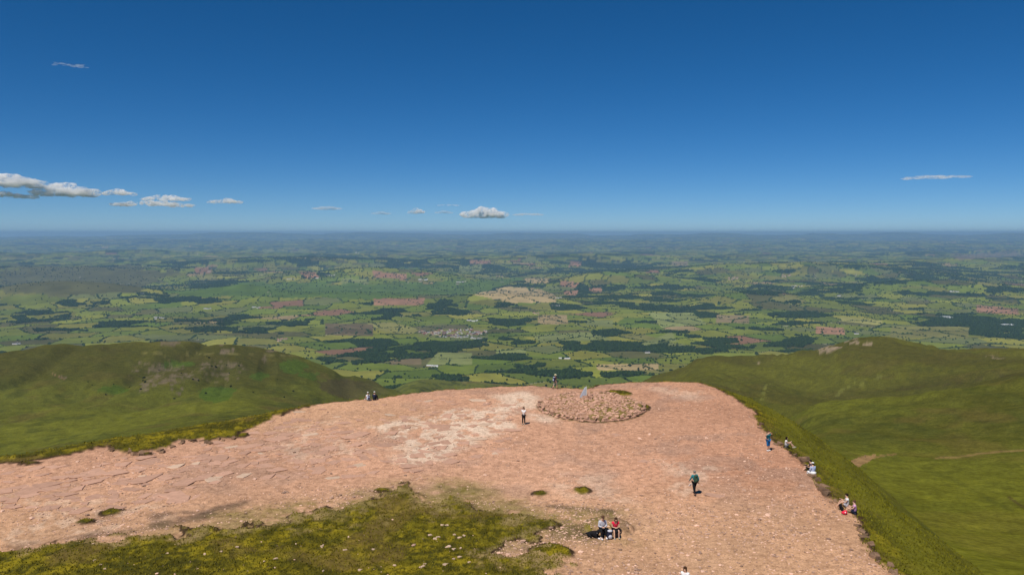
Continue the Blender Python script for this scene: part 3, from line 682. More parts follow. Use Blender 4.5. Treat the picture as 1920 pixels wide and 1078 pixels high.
def cloud(px, py, w, h, dens, label, rise=.9):
    """px, py: middle of its base; w, h in photograph pixels"""
    dx, dy, dz = ray(px, py); hl = math.hypot(dx, dy); c0 = Vector((dx, dy, dz)) / hl * CLOUD_R + Vector((0, 0, HC)); s = CLOUD_R / F * .98
    rg = np.random.default_rng(int(px) * 7 + int(py)); it = []
    side = Vector((dy, -dx, 0)).normalized(); fwd = Vector((dx, dy, 0)).normalized()
    for k in range(int(14 + w * dens * 1.6)):
        u = rg.uniform(-1, 1); top = h * (1 - abs(u) ** 1.6) * rise; a = rg.uniform(.0, 1) ** 1.3
        rad = s * (0.10 * h + rg.uniform(.12, .34) * h * (1 - .5 * a))
        p = side * (u * w * .5 * s) + fwd * rg.uniform(-1, 1) * w * .25 * s + Vector((0, 0, a * top * s * .8 + rad * .45))
        wd_ = 3.4 if h < 8 else 1.5; it.append((p.x, p.y, p.z, rad * rg.uniform(.9, 1.4) * wd_, rad * wd_, rad * .72))
    v, f = lumps(it, rg=rg, jit=.14)
    o = link('cloud', np_mesh('cloud', v, f, True), None, THIN if h < 8 else cm); o.location = c0; tag(o, label, 'cloud', 'small clouds above the horizon')
for a in [(18, 350, 84, 24, .45, 'largest puffy white cloud touching the left edge of the sky'), (8, 371, 90, 12, .3, 'flat pale cloud low under the big cloud at the left edge'),
          (122, 367, 84, 24, .45, 'ragged white cloud with a torn top beside the big cloud at the left edge'), (222, 366, 48, 12, .4, 'small round cloud right of the ragged torn-top cloud'),
          (310, 376, 70, 12, .3, 'thin pale cloud floating just over a wide flat cloud'), (288, 387, 128, 12, .35, 'wide flat-bottomed white cloud in the left third of the sky'),
          (424, 381, 52, 10, .4, 'lone small white cloud right of the wide flat-bottomed cloud'), (612, 393, 46, 7, .3, 'faint thin cloud between the left clouds and the middle ones'),
          (780, 400, 28, 10, .4, 'small lumpy cloud left of the heaped cloud above mid horizon'), (832, 400, 22, 6, .4, 'tiny wisp of cloud beside the heaped cloud, left side'),
          (908, 407, 66, 22, .6, 'heaped white cloud above the middle of the horizon'), (990, 404, 50, 6, .35, 'small broken cloud trailing right of the heaped cloud'),
          (840, 386, 40, 3.5, .2, 'thin flat streak of cloud above the tiny wisp'), (714, 402, 24, 6, .2, 'very faint scrap of cloud above mid-left horizon'),
          (1752, 335, 100, 6, .3, 'long thin cloud streak alone in the right part of the sky'), (132, 124, 56, 4, .12, 'faint high wisp of cloud alone in the upper left sky')]:
    cloud(*a)

# ------------------------------------------------------------------ instanced stuff
def gn_scatter(name, pts, scl, rot, material, sub=2, lump=.35, parent=None, kind='stuff', shape='ico'):
    me = bpy.data.meshes.new(name); me.vertices.add(len(pts)); me.vertices.foreach_set('co', np.asarray(pts, np.float32).ravel())
    a = me.attributes.new('scl', 'FLOAT_VECTOR', 'POINT'); a.data.foreach_set('vector', np.asarray(scl, np.float32).ravel())
    a = me.attributes.new('rot', 'FLOAT_VECTOR', 'POINT'); a.data.foreach_set('vector', np.asarray(rot, np.float32).ravel())
    me.update(); o = link(name, me, parent, material)
    g = bpy.data.node_groups.new(name, 'GeometryNodeTree')
    g.interface.new_socket('Geometry', in_out='INPUT', socket_type='NodeSocketGeometry'); g.interface.new_socket('Geometry', in_out='OUTPUT', socket_type='NodeSocketGeometry')
    gi = g.nodes.new('NodeGroupInput'); go = g.nodes.new('NodeGroupOutput')
    ic = g.nodes.new('GeometryNodeMeshIcoSphere'); ic.inputs['Radius'].default_value = 1; ic.inputs['Subdivisions'].default_value = sub
    sp = g.nodes.new('GeometryNodeSetPosition'); nz = g.nodes.new('ShaderNodeTexNoise'); nz.inputs['Scale'].default_value = 1.7; nz.inputs['Detail'].default_value = 1
    vm = g.nodes.new('ShaderNodeVectorMath'); vm.operation = 'SUBTRACT'; vm.inputs[1].default_value = (.5, .5, .5)
    v2 = g.nodes.new('ShaderNodeVectorMath'); v2.operation = 'SCALE'; v2.inputs['Scale'].default_value = lump * 4
    g.links.new(nz.outputs['Color'], vm.inputs[0]); g.links.new(vm.outputs[0], v2.inputs[0]); g.links.new(v2.outputs[0], sp.inputs['Offset'])
    g.links.new(ic.outputs['Mesh'], sp.inputs['Geometry'])
    sm_ = g.nodes.new('GeometryNodeSetMaterial'); sm_.inputs['Material'].default_value = material; g.links.new(sp.outputs[0], sm_.inputs['Geometry'])
    ip = g.nodes.new('GeometryNodeInstanceOnPoints'); g.links.new(gi.outputs[0], ip.inputs['Points']); g.links.new(sm_.outputs[0], ip.inputs['Instance'])
    for nm, so_ in (('scl', 'Scale'), ('rot', 'Rotation')):
        na = g.nodes.new('GeometryNodeInputNamedAttribute'); na.data_type = 'FLOAT_VECTOR'; na.inputs['Name'].default_value = nm
        if so_ == 'Rotation':
            er = g.nodes.new('FunctionNodeEulerToRotation'); g.links.new(na.outputs[0], er.inputs[0]); g.links.new(er.outputs[0], ip.inputs['Rotation'])
        else: g.links.new(na.outputs[0], ip.inputs[so_])
    g.links.new(ip.outputs[0], go.inputs[0])
    md = o.modifiers.new('scatter', 'NODES'); md.node_group = g
    tag(o, kind=kind); return o

# how high the near ground stands in each direction, so that hidden places stay empty
sil_px = np.linspace(-100, 2020, 213); SIL = np.full(213, 2000.0)
aa = np.arctan((sil_px - 960) / F * 1.012)
for rr in list(np.linspace(60, 130, 30)) + list(np.geomspace(140, 2600, 90)):
    X = rr * np.sin(aa); Y = rr * np.cos(aa); Z = ground_z(X, Y); p, q = project(X, Y, Z); SIL = np.minimum(SIL, np.interp(sil_px, p, q))
def seen(px, py, m=4): return (px > -40) & (px < 1960) & (py < np.interp(px, sil_px, SIL) + m)

M_TREE = tone_mat('tree_leaves', (.026, .046, .013), .5, .35, 1.0, .0, rnd=.45)
M_TREE2 = tone_mat('hedge_leaves', (.038, .062, .016), .5, .5, 1.0, .0, rnd=.45)
M_BARK = tone_mat('bark', (.09, .065, .045), .3, 2)
wood_pts, hedge_pts, lone_pts = [], [], []
for (ra, rb, dens, big) in [(2700, 5200, 1 / 38., 1.0), (5200, 9000, 1 / 75., 1.05), (9000, 15000, 1 / 260., 1.5)]:
    n = int(.5 * 1.27 * (rb * rb - ra * ra) * dens); rg = np.random.default_rng(int(ra))
    r = np.sqrt(rg.uniform(ra * ra, rb * rb, n)); a = rg.uniform(-R(36.4), R(36.4), n); x = r * np.sin(a); y = r * np.cos(a)
    z0 = -640.0 + 0 * r; _, py0 = project(x, y, z0); px0, _ = project(x, y, z0)
    k = seen(px0, py0, 25); x, y, r = x[k], y[k], r[k]
    z = ground_z(x, y); px, py = project(x, y, z); k = seen(px, py); x, y, z, r = x[k], y[k], z[k], r[k]
    c_, wd, hd = land(x, y)
    keep = rg.random(len(x))
    w_ = wd & (keep < (.5 if ra < 5000 else .62)); h_ = hd & (keep < .8); l_ = (~wd) & (~hd) & (keep < .0022 * (38. / 38) * (1 / 38. / dens) * (.5 + (fbm(x, y, 700, 2, 501) > .15) * 2))
    if ra < 3000:    # scattered thorn and scrub at the foot of the hills
        px, py = project(x, y, z); l_ |= (~wd) & (px > 640) & (px < 1180) & (r < 3700) & (keep < .02 * (fbm(x, y, 90, 3, 502) > .15))
    nh = vnoise(x / 40, y / 40, 503) * .5 + .5
    P3 = np.stack([x, y, z], 1)
    for m_, lst, s0, s1 in ((w_, wood_pts, 4.5, 8.0), (h_, hedge_pts, 1.6, 5.0), (l_, lone_pts, 3.0, 6.5)):
        s = (s0 + (s1 - s0) * (rg.random(m_.sum()) * .4 + .6 * nh[m_] ** 1.6)) * big
        if lst is hedge_pts: s = s * np.where(rg.random(len(s)) < .10, 1.9, .66)
        lst.append(np.column_stack([P3[m_], s]))
def do_scatter(name, arr, material, hgt, sub):
    s = arr[:, 3]; rg = np.random.default_rng(len(arr)); n = len(arr)
    pts = arr[:, :3].copy(); pts[:, 2] += s * hgt * .62
    scl = np.column_stack([s * rg.uniform(.8, 1.15, n), s * rg.uniform(.8, 1.15, n), s * hgt * rg.uniform(.8, 1.2, n)])
    rot = np.column_stack([rg.uniform(-.2, .2, n), rg.uniform(-.2, .2, n), rg.uniform(0, 6.28, n)])
    return gn_scatter(name, pts, scl, rot, material, sub)
W_ = np.vstack(wood_pts); H_ = np.vstack(hedge_pts); L_ = np.vstack(lone_pts)
o = do_scatter('woodland', W_, M_TREE, 1.0, 2); o = do_scatter('hedgerows', H_, M_TREE2, .8, 2)
print('wood', len(W_), 'hedge', len(H_), 'lone', len(L_))

# three hundred nearest free-standing trees are things of their own
def tree_mesh(seed):
    rg = np.random.default_rng(seed); it = [(0, 0, .62, .52, .52, .40)]
    for k in range(9):
        a = rg.uniform(0, 6.28); q = rg.uniform(.22, .5); it.append((q * math.cos(a), q * math.sin(a), rg.uniform(.38, .95), rg.uniform(.2, .34), rg.uniform(.2, .34), rg.uniform(.16, .28)))
    v, f = lumps(it, IV, IF, .09, rg); n = 6; a = np.arange(n) * 2 * np.pi / n; o_ = len(v)
    tv = np.vstack([np.column_stack([.07 * np.cos(a), .07 * np.sin(a), 0 * a - .05]), np.column_stack([.04 * np.cos(a), .04 * np.sin(a), 0 * a + .6])])
    tf = []
    for k in range(n): tf += [(o_ + k, o_ + (k + 1) % n, o_ + n + k), (o_ + (k + 1) % n, o_ + n + (k + 1) % n, o_ + n + k)]
    me = np_mesh('tree', np.vstack([v, tv]), np.vstack([f, tf]), True); me.materials.append(M_TREE); me.materials.append(M_BARK)
    mi = np.zeros(len(f) + len(tf), np.int32); mi[len(f):] = 1; me.polygons.foreach_set('material_index', mi); return me
TM = [tree_mesh(k) for k in range(6)]
L_ = L_[np.argsort(np.hypot(L_[:, 0], L_[:, 1]))]
near, rest = L_[:290], L_[290:]
for k, (x, y, z, s) in enumerate(near):
    o = link('tree', TM[k % 6]); o.location = (x, y, z - .3); o.scale = (s * 1.6, s * 1.6, s * 1.9); o.rotation_euler = (0, 0, k * 1.7)
    tx, _ = project(np.array([x]), np.array([y]), np.array([z]))
    where = ['below the foot of the left hill', 'seen over the summit rim left of the person in white', 'seen over the summit rim around the sun-hatted hiker', 'seen over the rim behind the cairn', 'beside the foot of the right hill'][int(np.digitize(tx[0], [720, 950, 1070, 1180]))]
    tag(o, 'small dark green tree ' + where, 'tree', 'free-standing trees ' + where)
do_scatter('far_trees', rest, M_TREE, .95, 2)

# thorn bushes on the left hill
M_BUSH = tone_mat('thorn_leaves', (.018, .024, .010), .4, .8, 1, 0, rnd=.3)
bush_me = np_mesh('bush', *lumps([(0, 0, .5, .8, .7, .6), (.5, .2, .4, .5, .5, .45), (-.5, -.1, .35, .5, .5, .4), (.1, -.4, .75, .4, .4, .35)], IV, IF, .12), True); bush_me.materials.append(M_BUSH)
for k, (a, b, s) in enumerate([(392, 671, 3), (388, 669, 2.2), (397, 687, 2.6), (405, 689, 3), (404, 687, 2), (448, 686, 2.8), (270, 709, 3.6), (272, 717, 3.4), (268, 714, 2.4), (362, 712, 2.6), (372, 714, 3), (433, 725, 3), (327, 748, 2.6),
        (198, 740, 2.2), (386, 738, 3), (264, 730, 2.4), (213, 721, 2), (243, 726, 2), (173, 722, 1.6), (550, 734, 3), (533, 745, 2.4), (340, 700, 1.8), (298, 694, 1.8), (425, 685, 1.8), (165, 716, 1.6), (430, 700, 2), (520, 712, 1.8), (475, 736, 2)]):
    p = pick(a, b, 500)
    if p is None: continue
    o = link('thorn_bush', bush_me); o.location = p; s *= .72; o.scale = (s, s, s); o.rotation_euler = (0, 0, k * 2.1)
    w_b = 'left of the scree' if a < 250 else ('on the left scree patch' if a < 350 else ('on the right scree patch' if a < 455 else 'right of the scree')); tag(o, 'dark thorn bush on the grassy left hill ' + w_b, 'bush', 'dark bushes on the left hill ' + w_b)

# ------------------------------------------------------------------ houses, farms, barns
M_WHITE = tone_mat('white_render', (.78, .76, .72), .08, .2, .9, .1); M_CREAM = tone_mat('cream_render', (.62, .50, .40), .1, .2); M_BRICK = tone_mat('red_brick', (.30, .13, .09), .15, .3)
M_SLATE = tone_mat('roof_slate', (.115, .105, .115), .2, .4, .7, .3); M_TILE = tone_mat('roof_tile', (.26, .13, .09), .2, .4); M_TIN = tone_mat('barn_sheet', (.60, .62, .64), .08, .1, .5, .3); M_GLASS = tone_mat('window_glass', (.03, .035, .045), .1, 1, .2, .5)
def house_parts(w, d, h, rh):
    e = .35
    v = [(-w, -d, -1), (w, -d, -1), (w, d, -1), (-w, d, -1), (-w, -d, h), (w, -d, h), (w, d, h), (-w, d, h), (-w, 0, h + rh), (w, 0, h + rh)]
    wf = [(0, 1, 5, 4), (1, 2, 6, 5), (2, 3, 7, 6), (3, 0, 4, 7), (4, 7, 8), (5, 9, 6)]
    a = bpy.data.meshes.new('house_walls'); a.from_pydata(v, [], wf); a.update()
    t_ = .3; rv = []
    for s in (-1, 1):
        for zz in (0, t_):
            rv += [(-w - e, s * (d + e), h - e * rh / d + zz), (w + e, s * (d + e), h - e * rh / d + zz)]
    for zz in (0.02, t_): rv += [(-w - e, 0, h + rh + zz), (w + e, 0, h + rh + zz)]
    rf = [(0, 1, 9, 8), (2, 10, 11, 3), (4, 8, 9, 5), (6, 7, 11, 10), (0, 2, 3, 1), (4, 5, 7, 6), (0, 8, 10, 2), (4, 6, 10, 8), (1, 3, 11, 9), (5, 9, 11, 7)]
    b_ = bpy.data.meshes.new('roof'); b_.from_pydata(rv, [], rf); b_.update()
    c_ = bpy.data.meshes.new('chimney'); bm = bmesh.new(); bmesh.ops.create_cube(bm, size=1); 
    for q in bm.verts: q.co = Vector((q.co.x * 1.1 + w * .7, q.co.y * 1.1, q.co.z * 2.2 + h + rh + .4))
    bm.to_mesh(c_); bm.free(); return a, b_, c_
HP = {}
def house(kind, x, y, rz, wallm, roofm, label, cat, group, s=1.0):
    dims = dict(cottage=(6, 4.2, 5.0, 2.6), terrace=(13, 4.5, 5.2, 2.6), barn=(17, 8.5, 5.0, 2.6), shed=(30, 11, 5.5, 2.4))[kind]
    key = (kind, wallm.name, roofm.name)
    if key not in HP:
        a, b_, c_ = house_parts(*dims); a.materials.append(wallm); b_.materials.append(roofm); c_.materials.append(wallm); HP[key] = (a, b_, c_)
    a, b_, c_ = HP[key]
    o = link('house' if kind in ('cottage', 'terrace') else 'barn', a); o.location = (x, y, float(ground_z(np.array([x]), np.array([y]))[0])); o.rotation_euler = (0, 0, rz); o.scale = (s, s, s)
    tag(o, label, cat, group); r_ = link('roof', b_, o)
    if kind in ('cottage', 'terrace'): link('chimney', c_, r_)
rg = random.Random(3); nv = 0; placed = []
tries = 0
while nv < 95 and tries < 3000:
    tries += 1; a = rg.uniform(784, 912); f_ = (a - 784) / 128
    mid = 623 + 3 * math.sin(f_ * 3); half = 7.5 if 822 < a < 890 else 3.0
    b = rg.uniform(mid - half, mid + half)
    if any(abs(a - u) < 1.9 and abs(b - w) < .9 for u, w in placed): continue
    p = pick(a, b, 3000); placed.append((a, b)); nv += 1
    wm = rg.choice([M_WHITE, M_WHITE, M_WHITE, M_CREAM, M_BRICK]); rm = rg.choice([M_SLATE, M_SLATE, M_TILE])
    lab = {M_WHITE.name: 'small white house among the packed houses of the valley village', M_CREAM.name: 'small cream house among the packed houses of the valley village', M_BRICK.name: 'small red brick house among the packed houses of the valley village'}[wm.name]
    sec = ['at the sparse left end', 'in the packed middle', 'at the thin right end'][int(np.digitize(a, [822, 890]))]
    lab = lab.replace('among the packed houses', sec)
    house(rg.choice(['cottage', 'cottage', 'terrace']), p.x, p.y, rg.choice([.2, .35, 1.7]) + rg.uniform(-.2, .2), wm, rm, lab, 'house', 'village houses ' + sec, 1.15)
FARMS = [(390, 580, 'white', 3, 'farm on the small fields left of the long wood'), (300, 597, 'white', 5, 'farm beside a dark copse left of the white farm'), (482, 578, 'white', 3, 'farm on the green fields above the hedged pasture'), (530, 637, 'cream', 6, 'hamlet at the far foot of the left hill'),
 (886, 603, 'barn', 4, 'farmyard just above the village'), (893, 636, 'white', 4, 'group on the field edge below the village'), (795, 526, 'barn', 5, 'works among tan fields beyond the green moor'), (865, 530, 'barn', 5, 'works beside the wooded valley mouth'), (812, 688, 'barn', 4, 'farm among trees before the summit edge'),
 (942, 698, 'white', 1, 'cottage on the pasture just over the summit edge'), (1060, 674, 'barn', 4, 'farm beside the lane over the cairn'), (1005, 589, 'cream', 3, 'farm by the tan field'), (1042, 574, 'barn', 3, 'farm right of the tan fields'), (1048, 560, 'white', 2, 'farm under the dark copse'),
 (1255, 563, 'barn', 4, 'works in the wood on the right'), (1375, 522, 'cream', 8, 'buildings round the pale quarry'), (1475, 518, 'cream', 6, 'buildings by the wooded slope'), (1495, 538, 'white', 5, 'buildings on the wooded slope'), (1573, 556, 'white', 1, 'cottage on the right hand pasture'),
 (1775, 597, 'shed', 2, 'long pale sheds among the trees on the right'), (1888, 611, 'shed', 2, 'long pale sheds near the right edge'), (1605, 627, 'white', 1, 'cottage just over the rocky knob'), (1873, 628, 'white', 2, 'farm behind the right hill'), (1790, 548, 'barn', 3, 'farm on the far right fields'),
 (670, 476, 'white', 2, 'far farm beyond the wooded valley'), (545, 524, 'white', 3, 'far farm near the red field'), (620, 517, 'white', 4, 'far farm on the pale fields'), (940, 520, 'cream', 4, 'far farm above the green moor'), (268, 553, 'white', 1, 'cottage by the copse on the moor'), (1215, 663, 'white', 1, 'cottage by the wood over the cairn'), (598, 523, 'barn', 2, 'barns on the far left fields'),
 (32, 646, 'white', 3, 'houses half hidden by trees behind the left hill')]
for (a, b, kd, n, where) in FARMS:
    for k in range(n):
        p = pick(a + (k % 4 - (min(n, 4) - 1) / 2) * 5 + rg.uniform(-1.2, 1.2), b + (k // 4) * 3 - .8 + rg.uniform(-.9, .9), 2700)
        if p is None: continue
        far = p.length / 5500.0; s = max(1.0, far ** .5)
        if kd == 'barn': house('barn' if k % 2 == 0 else 'cottage', p.x, p.y, rg.uniform(-.3, .3), rg.choice([M_CREAM, M_WHITE]), rg.choice([M_TIN, M_TIN, M_SLATE]), 'grey roofed farm building, one of the ' + where, 'farm building', where, s * .9)
        elif kd == 'shed': house('shed', p.x, p.y, .1, M_WHITE, M_TIN, 'one of two ' + where, 'shed', where, s * 1.2)
        elif kd == 'cream': house('cottage', p.x, p.y, rg.uniform(-.4, .4), M_CREAM, M_TILE, 'cream building, one of the ' + where, 'house', where, s * 1.2)
        else: house('cottage' if k else 'terrace', p.x, p.y, rg.uniform(-.4, .4), M_WHITE, M_SLATE, ('white building, one of the ' + where) if n > 1 else 'white ' + where, 'house', where if n > 1 else None, s * 1.1)

# ------------------------------------------------------------------ stones on the summit
M_SLAB = tone_mat('sandstone_slab', (.475, .282, .200), .16, 2.2, .9, .1, .3, rnd=.12)
M_SLABP = tone_mat('pale_sandstone', (.56, .40, .29), .14, 2.5, .9, .1, .3, rnd=.12)
M_PEB = tone_mat('loose_stone', (.50, .32, .235), .3, 6, .9, .1, 0, rnd=.55)
M_CAIRN = tone_mat('cairn_stone', (.48, .285, .20), .25, 4, .9, .1, .4, rnd=.3)
M_GREYST = tone_mat('grey_stone', (.36, .37, .42), .15, 5, .9, .2, .4)
def plate_mesh(seed, n=8, th=1.0):
    rg = np.random.default_rng(seed); a = np.sort(rg.uniform(0, 2 * np.pi, n) * .35 + np.arange(n) * 2 * np.pi / n * .65 + rg.uniform(0, .5)); q = rg.uniform(.72, 1.08, n)
    v = []
    for s_, z_ in ((1.0, -th), (1.0, th * .35), (.94, th)):
        v += [(q[k] * s_ * math.cos(a[k]), q[k] * s_ * math.sin(a[k]), z_) for k in range(n)]
    f = []
    for l in range(2):
        for k in range(n): f.append((l * n + k, l * n + (k + 1) % n, (l + 1) * n + (k + 1) % n, (l + 1) * n + k))
    f.append(tuple(range(2 * n, 3 * n)))
    me = bpy.data.meshes.new('plate'); me.from_pydata(v, [], f); me.update(); return me
def plates(m, k, n=8):
    out = []
    for i in range(k):
        me = plate_mesh(i + 50, n + i % 3); me.materials.append(m); out.append(me)
    return out
PL = plates(M_SLAB, 8); PLP = plates(M_SLABP, 4); CS = plates(M_CAIRN, 8, 6)
def near_q(x, y):
    z, m = near_z(np.atleast_1d(np.asarray(x, float)), np.atleast_1d(np.asarray(y, float))); return z, m
def zat(x, y): return float(near_q(x, y)[0][0])
rg = np.random.default_rng(12)
cand = []
for (n, reg, s0, s1, pal) in [(260, [(380, 800), (560, 768), (860, 745), (1000, 745), (960, 840), (800, 880), (560, 900), (380, 880)], .30, .85, .1), (150, [(0, 880), (300, 850), (480, 850), (380, 930), (120, 960), (0, 950)], .35, .95, .05),
                              (110, [(730, 790), (960, 760), (1010, 745), (960, 820), (800, 865)], .3, .7, .8), (50, [(980, 860), (1400, 800), (1560, 960), (1640, 1078), (1200, 1078), (1180, 930)], .22, .6, .15)]:
    reg = np.array(reg, float); k = 0
    while k < n:
        a = rg.uniform(reg[:, 0].min(), reg[:, 0].max()); b = rg.uniform(reg[:, 1].min(), reg[:, 1].max())
        if not inside(np.array([a]), np.array([b]), reg)[0]: continue
        k += 1; X, Y = flat(a, b); cand.append((float(X), float(Y), rg.uniform(s0, s1) * (1.35 if rg.random() < .12 else 1), rg.random() < pal))
for (a, b, s_) in [(1157, 812, .85), (1345, 927, .75), (617, 822, .95), (630, 800, .6), (1210, 862, .5), (660, 858, .8), (520, 818, 1.0), (90, 905, 1.2), (60, 915, 1.1), (120, 890, .9)]:
    X, Y = flat(a, b); cand.insert(0, (float(X), float(Y), s_, False))
kept = []
xs = np.array([q[0] for q in cand]); ys = np.array([q[1] for q in cand]); zz, mk = near_z(xs, ys)
for i, (X, Y, s_, p_) in enumerate(cand):
    if mk['turf'][i] > .2 or mk['d'][i] > -1 or mk['cd'][i] < .8 or mk['thin'][i] > .5: continue
    if any((X - u) ** 2 + (Y - w) ** 2 < (.55 * (s_ + q)) ** 2 for u, w, q in kept): continue
    kept.append((X, Y, s_))
    if len(kept) > 290: break
    o = link('stone_slab', (PLP if p_ else PL)[i % (4 if p_ else 8)], summit)
    th = rg.uniform(.018, .04); o.location = (X, Y, zz[i] + th * .35); o.scale = (s_ * rg.uniform(1, 1.5), s_ * rg.uniform(.7, 1.1), th)
    o.rotation_euler = (rg.normal(0, .025), rg.normal(0, .025), rg.normal(.9 if X < -15 else .2, .35))
print('slabs', len(kept))

# loose stones: beyond counting
n = 130000; rr = 1 / np.sqrt(rg.uniform(1 / 104. ** 2, 1 / 40. ** 2, n)); aa_ = rg.uniform(-R(36), R(36), n); X = rr * np.sin(aa_); Y = rr * np.cos(aa_)
Z, mk = near_z(X, Y); k = (mk['d'] < -.3) & (rg.random(n) < np.clip(.16 + .5 * smooth(-.1, .5, fbm(X, Y, 4, 4, 601)) - mk['turf'] * .97 + .004, .004, 1))
X, Y, Z = X[k], Y[k], Z[k]; m_ = len(X); s_ = .022 + .06 * rg.random(m_) ** 4 + (rg.random(m_) < .012) * rg.uniform(.03, .12, m_)
print('stones', m_)
gn_scatter('loose_stones', np.column_stack([X, Y, Z + s_ * .15]), np.column_stack([s_ * rg.uniform(.9, 1.7, m_), s_ * rg.uniform(.7, 1.2, m_), s_ * rg.uniform(.3, .6, m_)]),
           np.column_stack([rg.normal(0, .15, m_), rg.normal(0, .15, m_), rg.uniform(0, 6.28, m_)]), M_PEB, 1, .22, summit)

# broken blocks of stone and peat along the right and left rim
M_RIM = tone_mat('rim_earth_stone', (.20, .125, .08), .35, 4, .95, .05, .4, rnd=.35)
RB = plates(M_RIM, 6, 6); rp = [(1440, 822), (1458, 838), (1490, 858), (1506, 869), (1524, 893), (1540, 912), (1550, 930), (1564, 942), (1612, 985), (1622, 1003), (1628, 1018), (1640, 1036), (1652, 1048), (1668, 1058), (1680, 1070),
      (1430, 800), (1545, 922), (1534, 903), (1618, 994), (1645, 1042), (210, 842), (248, 846), (262, 848), (300, 842), (322, 836), (345, 826), (362, 824), (392, 826), (415, 822), (440, 817)]
for k, (a, b) in enumerate(rp):
    for q in range(2):
        X, Y = flat(a + rg.uniform(-6, 6), b + rg.uniform(-3, 3)); X, Y = float(X), float(Y); o = link('rim_stone', RB[k % 6], summit); s_ = rg.uniform(.14, .36)
        o.location = (X, Y, zat(X, Y) + .02); o.scale = (s_ * 1.4, s_, rg.uniform(.06, .16)); o.rotation_euler = (rg.normal(0, .2), rg.normal(0, .2), -.9 + rg.normal(0, .4))

# pale stones lying in the turf, each one by itself
for (a, b, s_) in [(177, 1053, .16), (190, 1062, .15), (198, 1071, .16), (315, 1042, .18), (386, 1046, .22), (415, 1041, .18), (445, 1034, .16), (604, 1025, .2), (605, 1023, .16), (517, 1057, .2), (496, 1065, .14), (515, 1075, .16), (555, 1024, .1),
                   (655, 1009, .18), (647, 1036, .2), (604, 1029, .14), (829, 985, .3), (838, 983, .25), (806, 1007, .28), (817, 1012, .25), (822, 1009, .2), (853, 1004, .2), (862, 1008, .22), (870, 1005, .16), (840, 1030, .3), (852, 1033, .25), (864, 1030, .18),
                   (850, 1052, .22), (862, 1048, .2), (836, 1062, .3), (791, 1064, .28), (796, 1060, .2), (675, 1070, .25), (700, 1035, .16), (740, 1063, .16), (880, 1058, .15), (605, 1075, .16), (175, 1020, .12)]:
    X, Y = flat(a, b); X = float(X); Y = float(Y); o = link('turf_stone', PLP[(a + b) % 4]); o.location = (X, Y, zat(X, Y) + .0); o.scale = (s_ * .75, s_ * .5, .045); o.rotation_euler = (.12 * math.sin(a), .12 * math.cos(b), a * .7)
    w_s = 'near the left corner' if a < 250 else ('in the left half of the dark patch' if a < 620 else ('in the middle of the turf' if a < 780 else 'in the stony cluster near its right end')); tag(o, 'pale flat stone lying in the foreground turf ' + w_s, 'stone', 'pale stones in the foreground turf ' + w_s)

# ------------------------------------------------------------------ burial cairn: a low round mound of stones with a kerb
cairn = bpy.data.objects.new('burial_cairn', None); col.objects.link(cairn); cairn.location = (CX, CY, 0); tag(cairn, 'low round cairn of flat red stones with mossy joints behind its kerb', 'cairn')
def in_cairn(name, X, Y, s_, th, dz, rot, i, tilt=.1):
    o = link(name, CS[i % 8], cairn); o.location = (X - CX, Y - CY, zat(X, Y) + dz); o.scale = (s_, s_ * rg.uniform(.55, .8), th); o.rotation_euler = (rg.normal(0, tilt), rg.normal(0, tilt), rot)
for k in range(62):
    a = -math.pi * 1.06 + k / 61 * math.pi * 1.12
    for lay in range(2 if k % 3 == 0 else 1):
        X = CX + math.cos(a) * (CRX + .05 - .1 * lay) + rg.normal(0, .05); Y = CY + math.sin(a) * (CRY + .05 - .1 * lay) + rg.normal(0, .05)
        in_cairn('kerb_stone', X, Y, rg.uniform(.2, .38), .06, .06 + .12 * lay, a + math.pi / 2 + rg.normal(0, .2), k, .06)
for k in range(150):
    q = math.sqrt(rg.random()) * .95; a = rg.uniform(0, 6.28); X = CX + q * CRX * math.cos(a); Y = CY + q * CRY * math.sin(a)
    in_cairn('stone', X, Y, rg.uniform(.14, .36), rg.uniform(.03, .06), .02, rg.normal(0, .5), k, .10)
pos = []
while len(pos) < 900:
    q = math.sqrt(rg.random()) * 1.0; a = rg.uniform(0, 6.28); pos.append((q * CRX * math.cos(a), q * CRY * math.sin(a)))
pos = np.array(pos); Zc, _ = near_z(pos[:, 0] + CX, pos[:, 1] + CY); ss = rg.uniform(.07, .17, 900)
gn_scatter('cairn_rubble', np.column_stack([pos, Zc + .02]), np.column_stack([ss * 1.5, ss, ss * .45]), np.column_stack([rg.normal(0, .2, 900), rg.normal(0, .2, 900), rg.normal(0, .6, 900)]), M_CAIRN, 1, .25, cairn)

# the leaning summit stone on its small heap
p = pick(1096, 745); mk_ = bpy.data.objects.new('summit_marker', None); col.objects.link(mk_); mk_.location = p; tag(mk_, 'leaning blue grey stone marker propped on flat stones at the cairn', 'marker stone')
def block(name, pts_b, pts_t, m, parent):
    n = len(pts_b); f = [tuple(range(n))[::-1], tuple(range(n, 2 * n))] + [(k, (k + 1) % n, n + (k + 1) % n, n + k) for k in range(n)]
    me = bpy.data.meshes.new(name); me.from_pydata(list(pts_b) + list(pts_t), [], f); me.update(); o = link(name, me, parent, m)
    bv = o.modifiers.new('worn', 'BEVEL'); bv.width = .02; bv.segments = 2; return o
block('marker_slab', [(-.62, -.12, -.05), (.12, -.2, -.05), (.2, .12, -.05), (-.5, .15, -.05)], [(-.05, -.05, 1.05), (.16, -.1, 1.2), (.22, .06, 1.22), (0, .1, 1.08)], M_GREYST, mk_)
block('marker_lit_edge', [(.13, -.19, -.04), (.24, -.17, -.04), (.28, .1, -.04), (.2, .12, -.04)], [(.17, -.09, 1.19), (.24, -.08, 1.24), (.26, .05, 1.24), (.22, .06, 1.2)], tone_mat('lit_grey_stone', (.62, .60, .55), .1, 5, .9, .2), mk_)  # sunlit edge of the slab, its light put into a paler stone colour
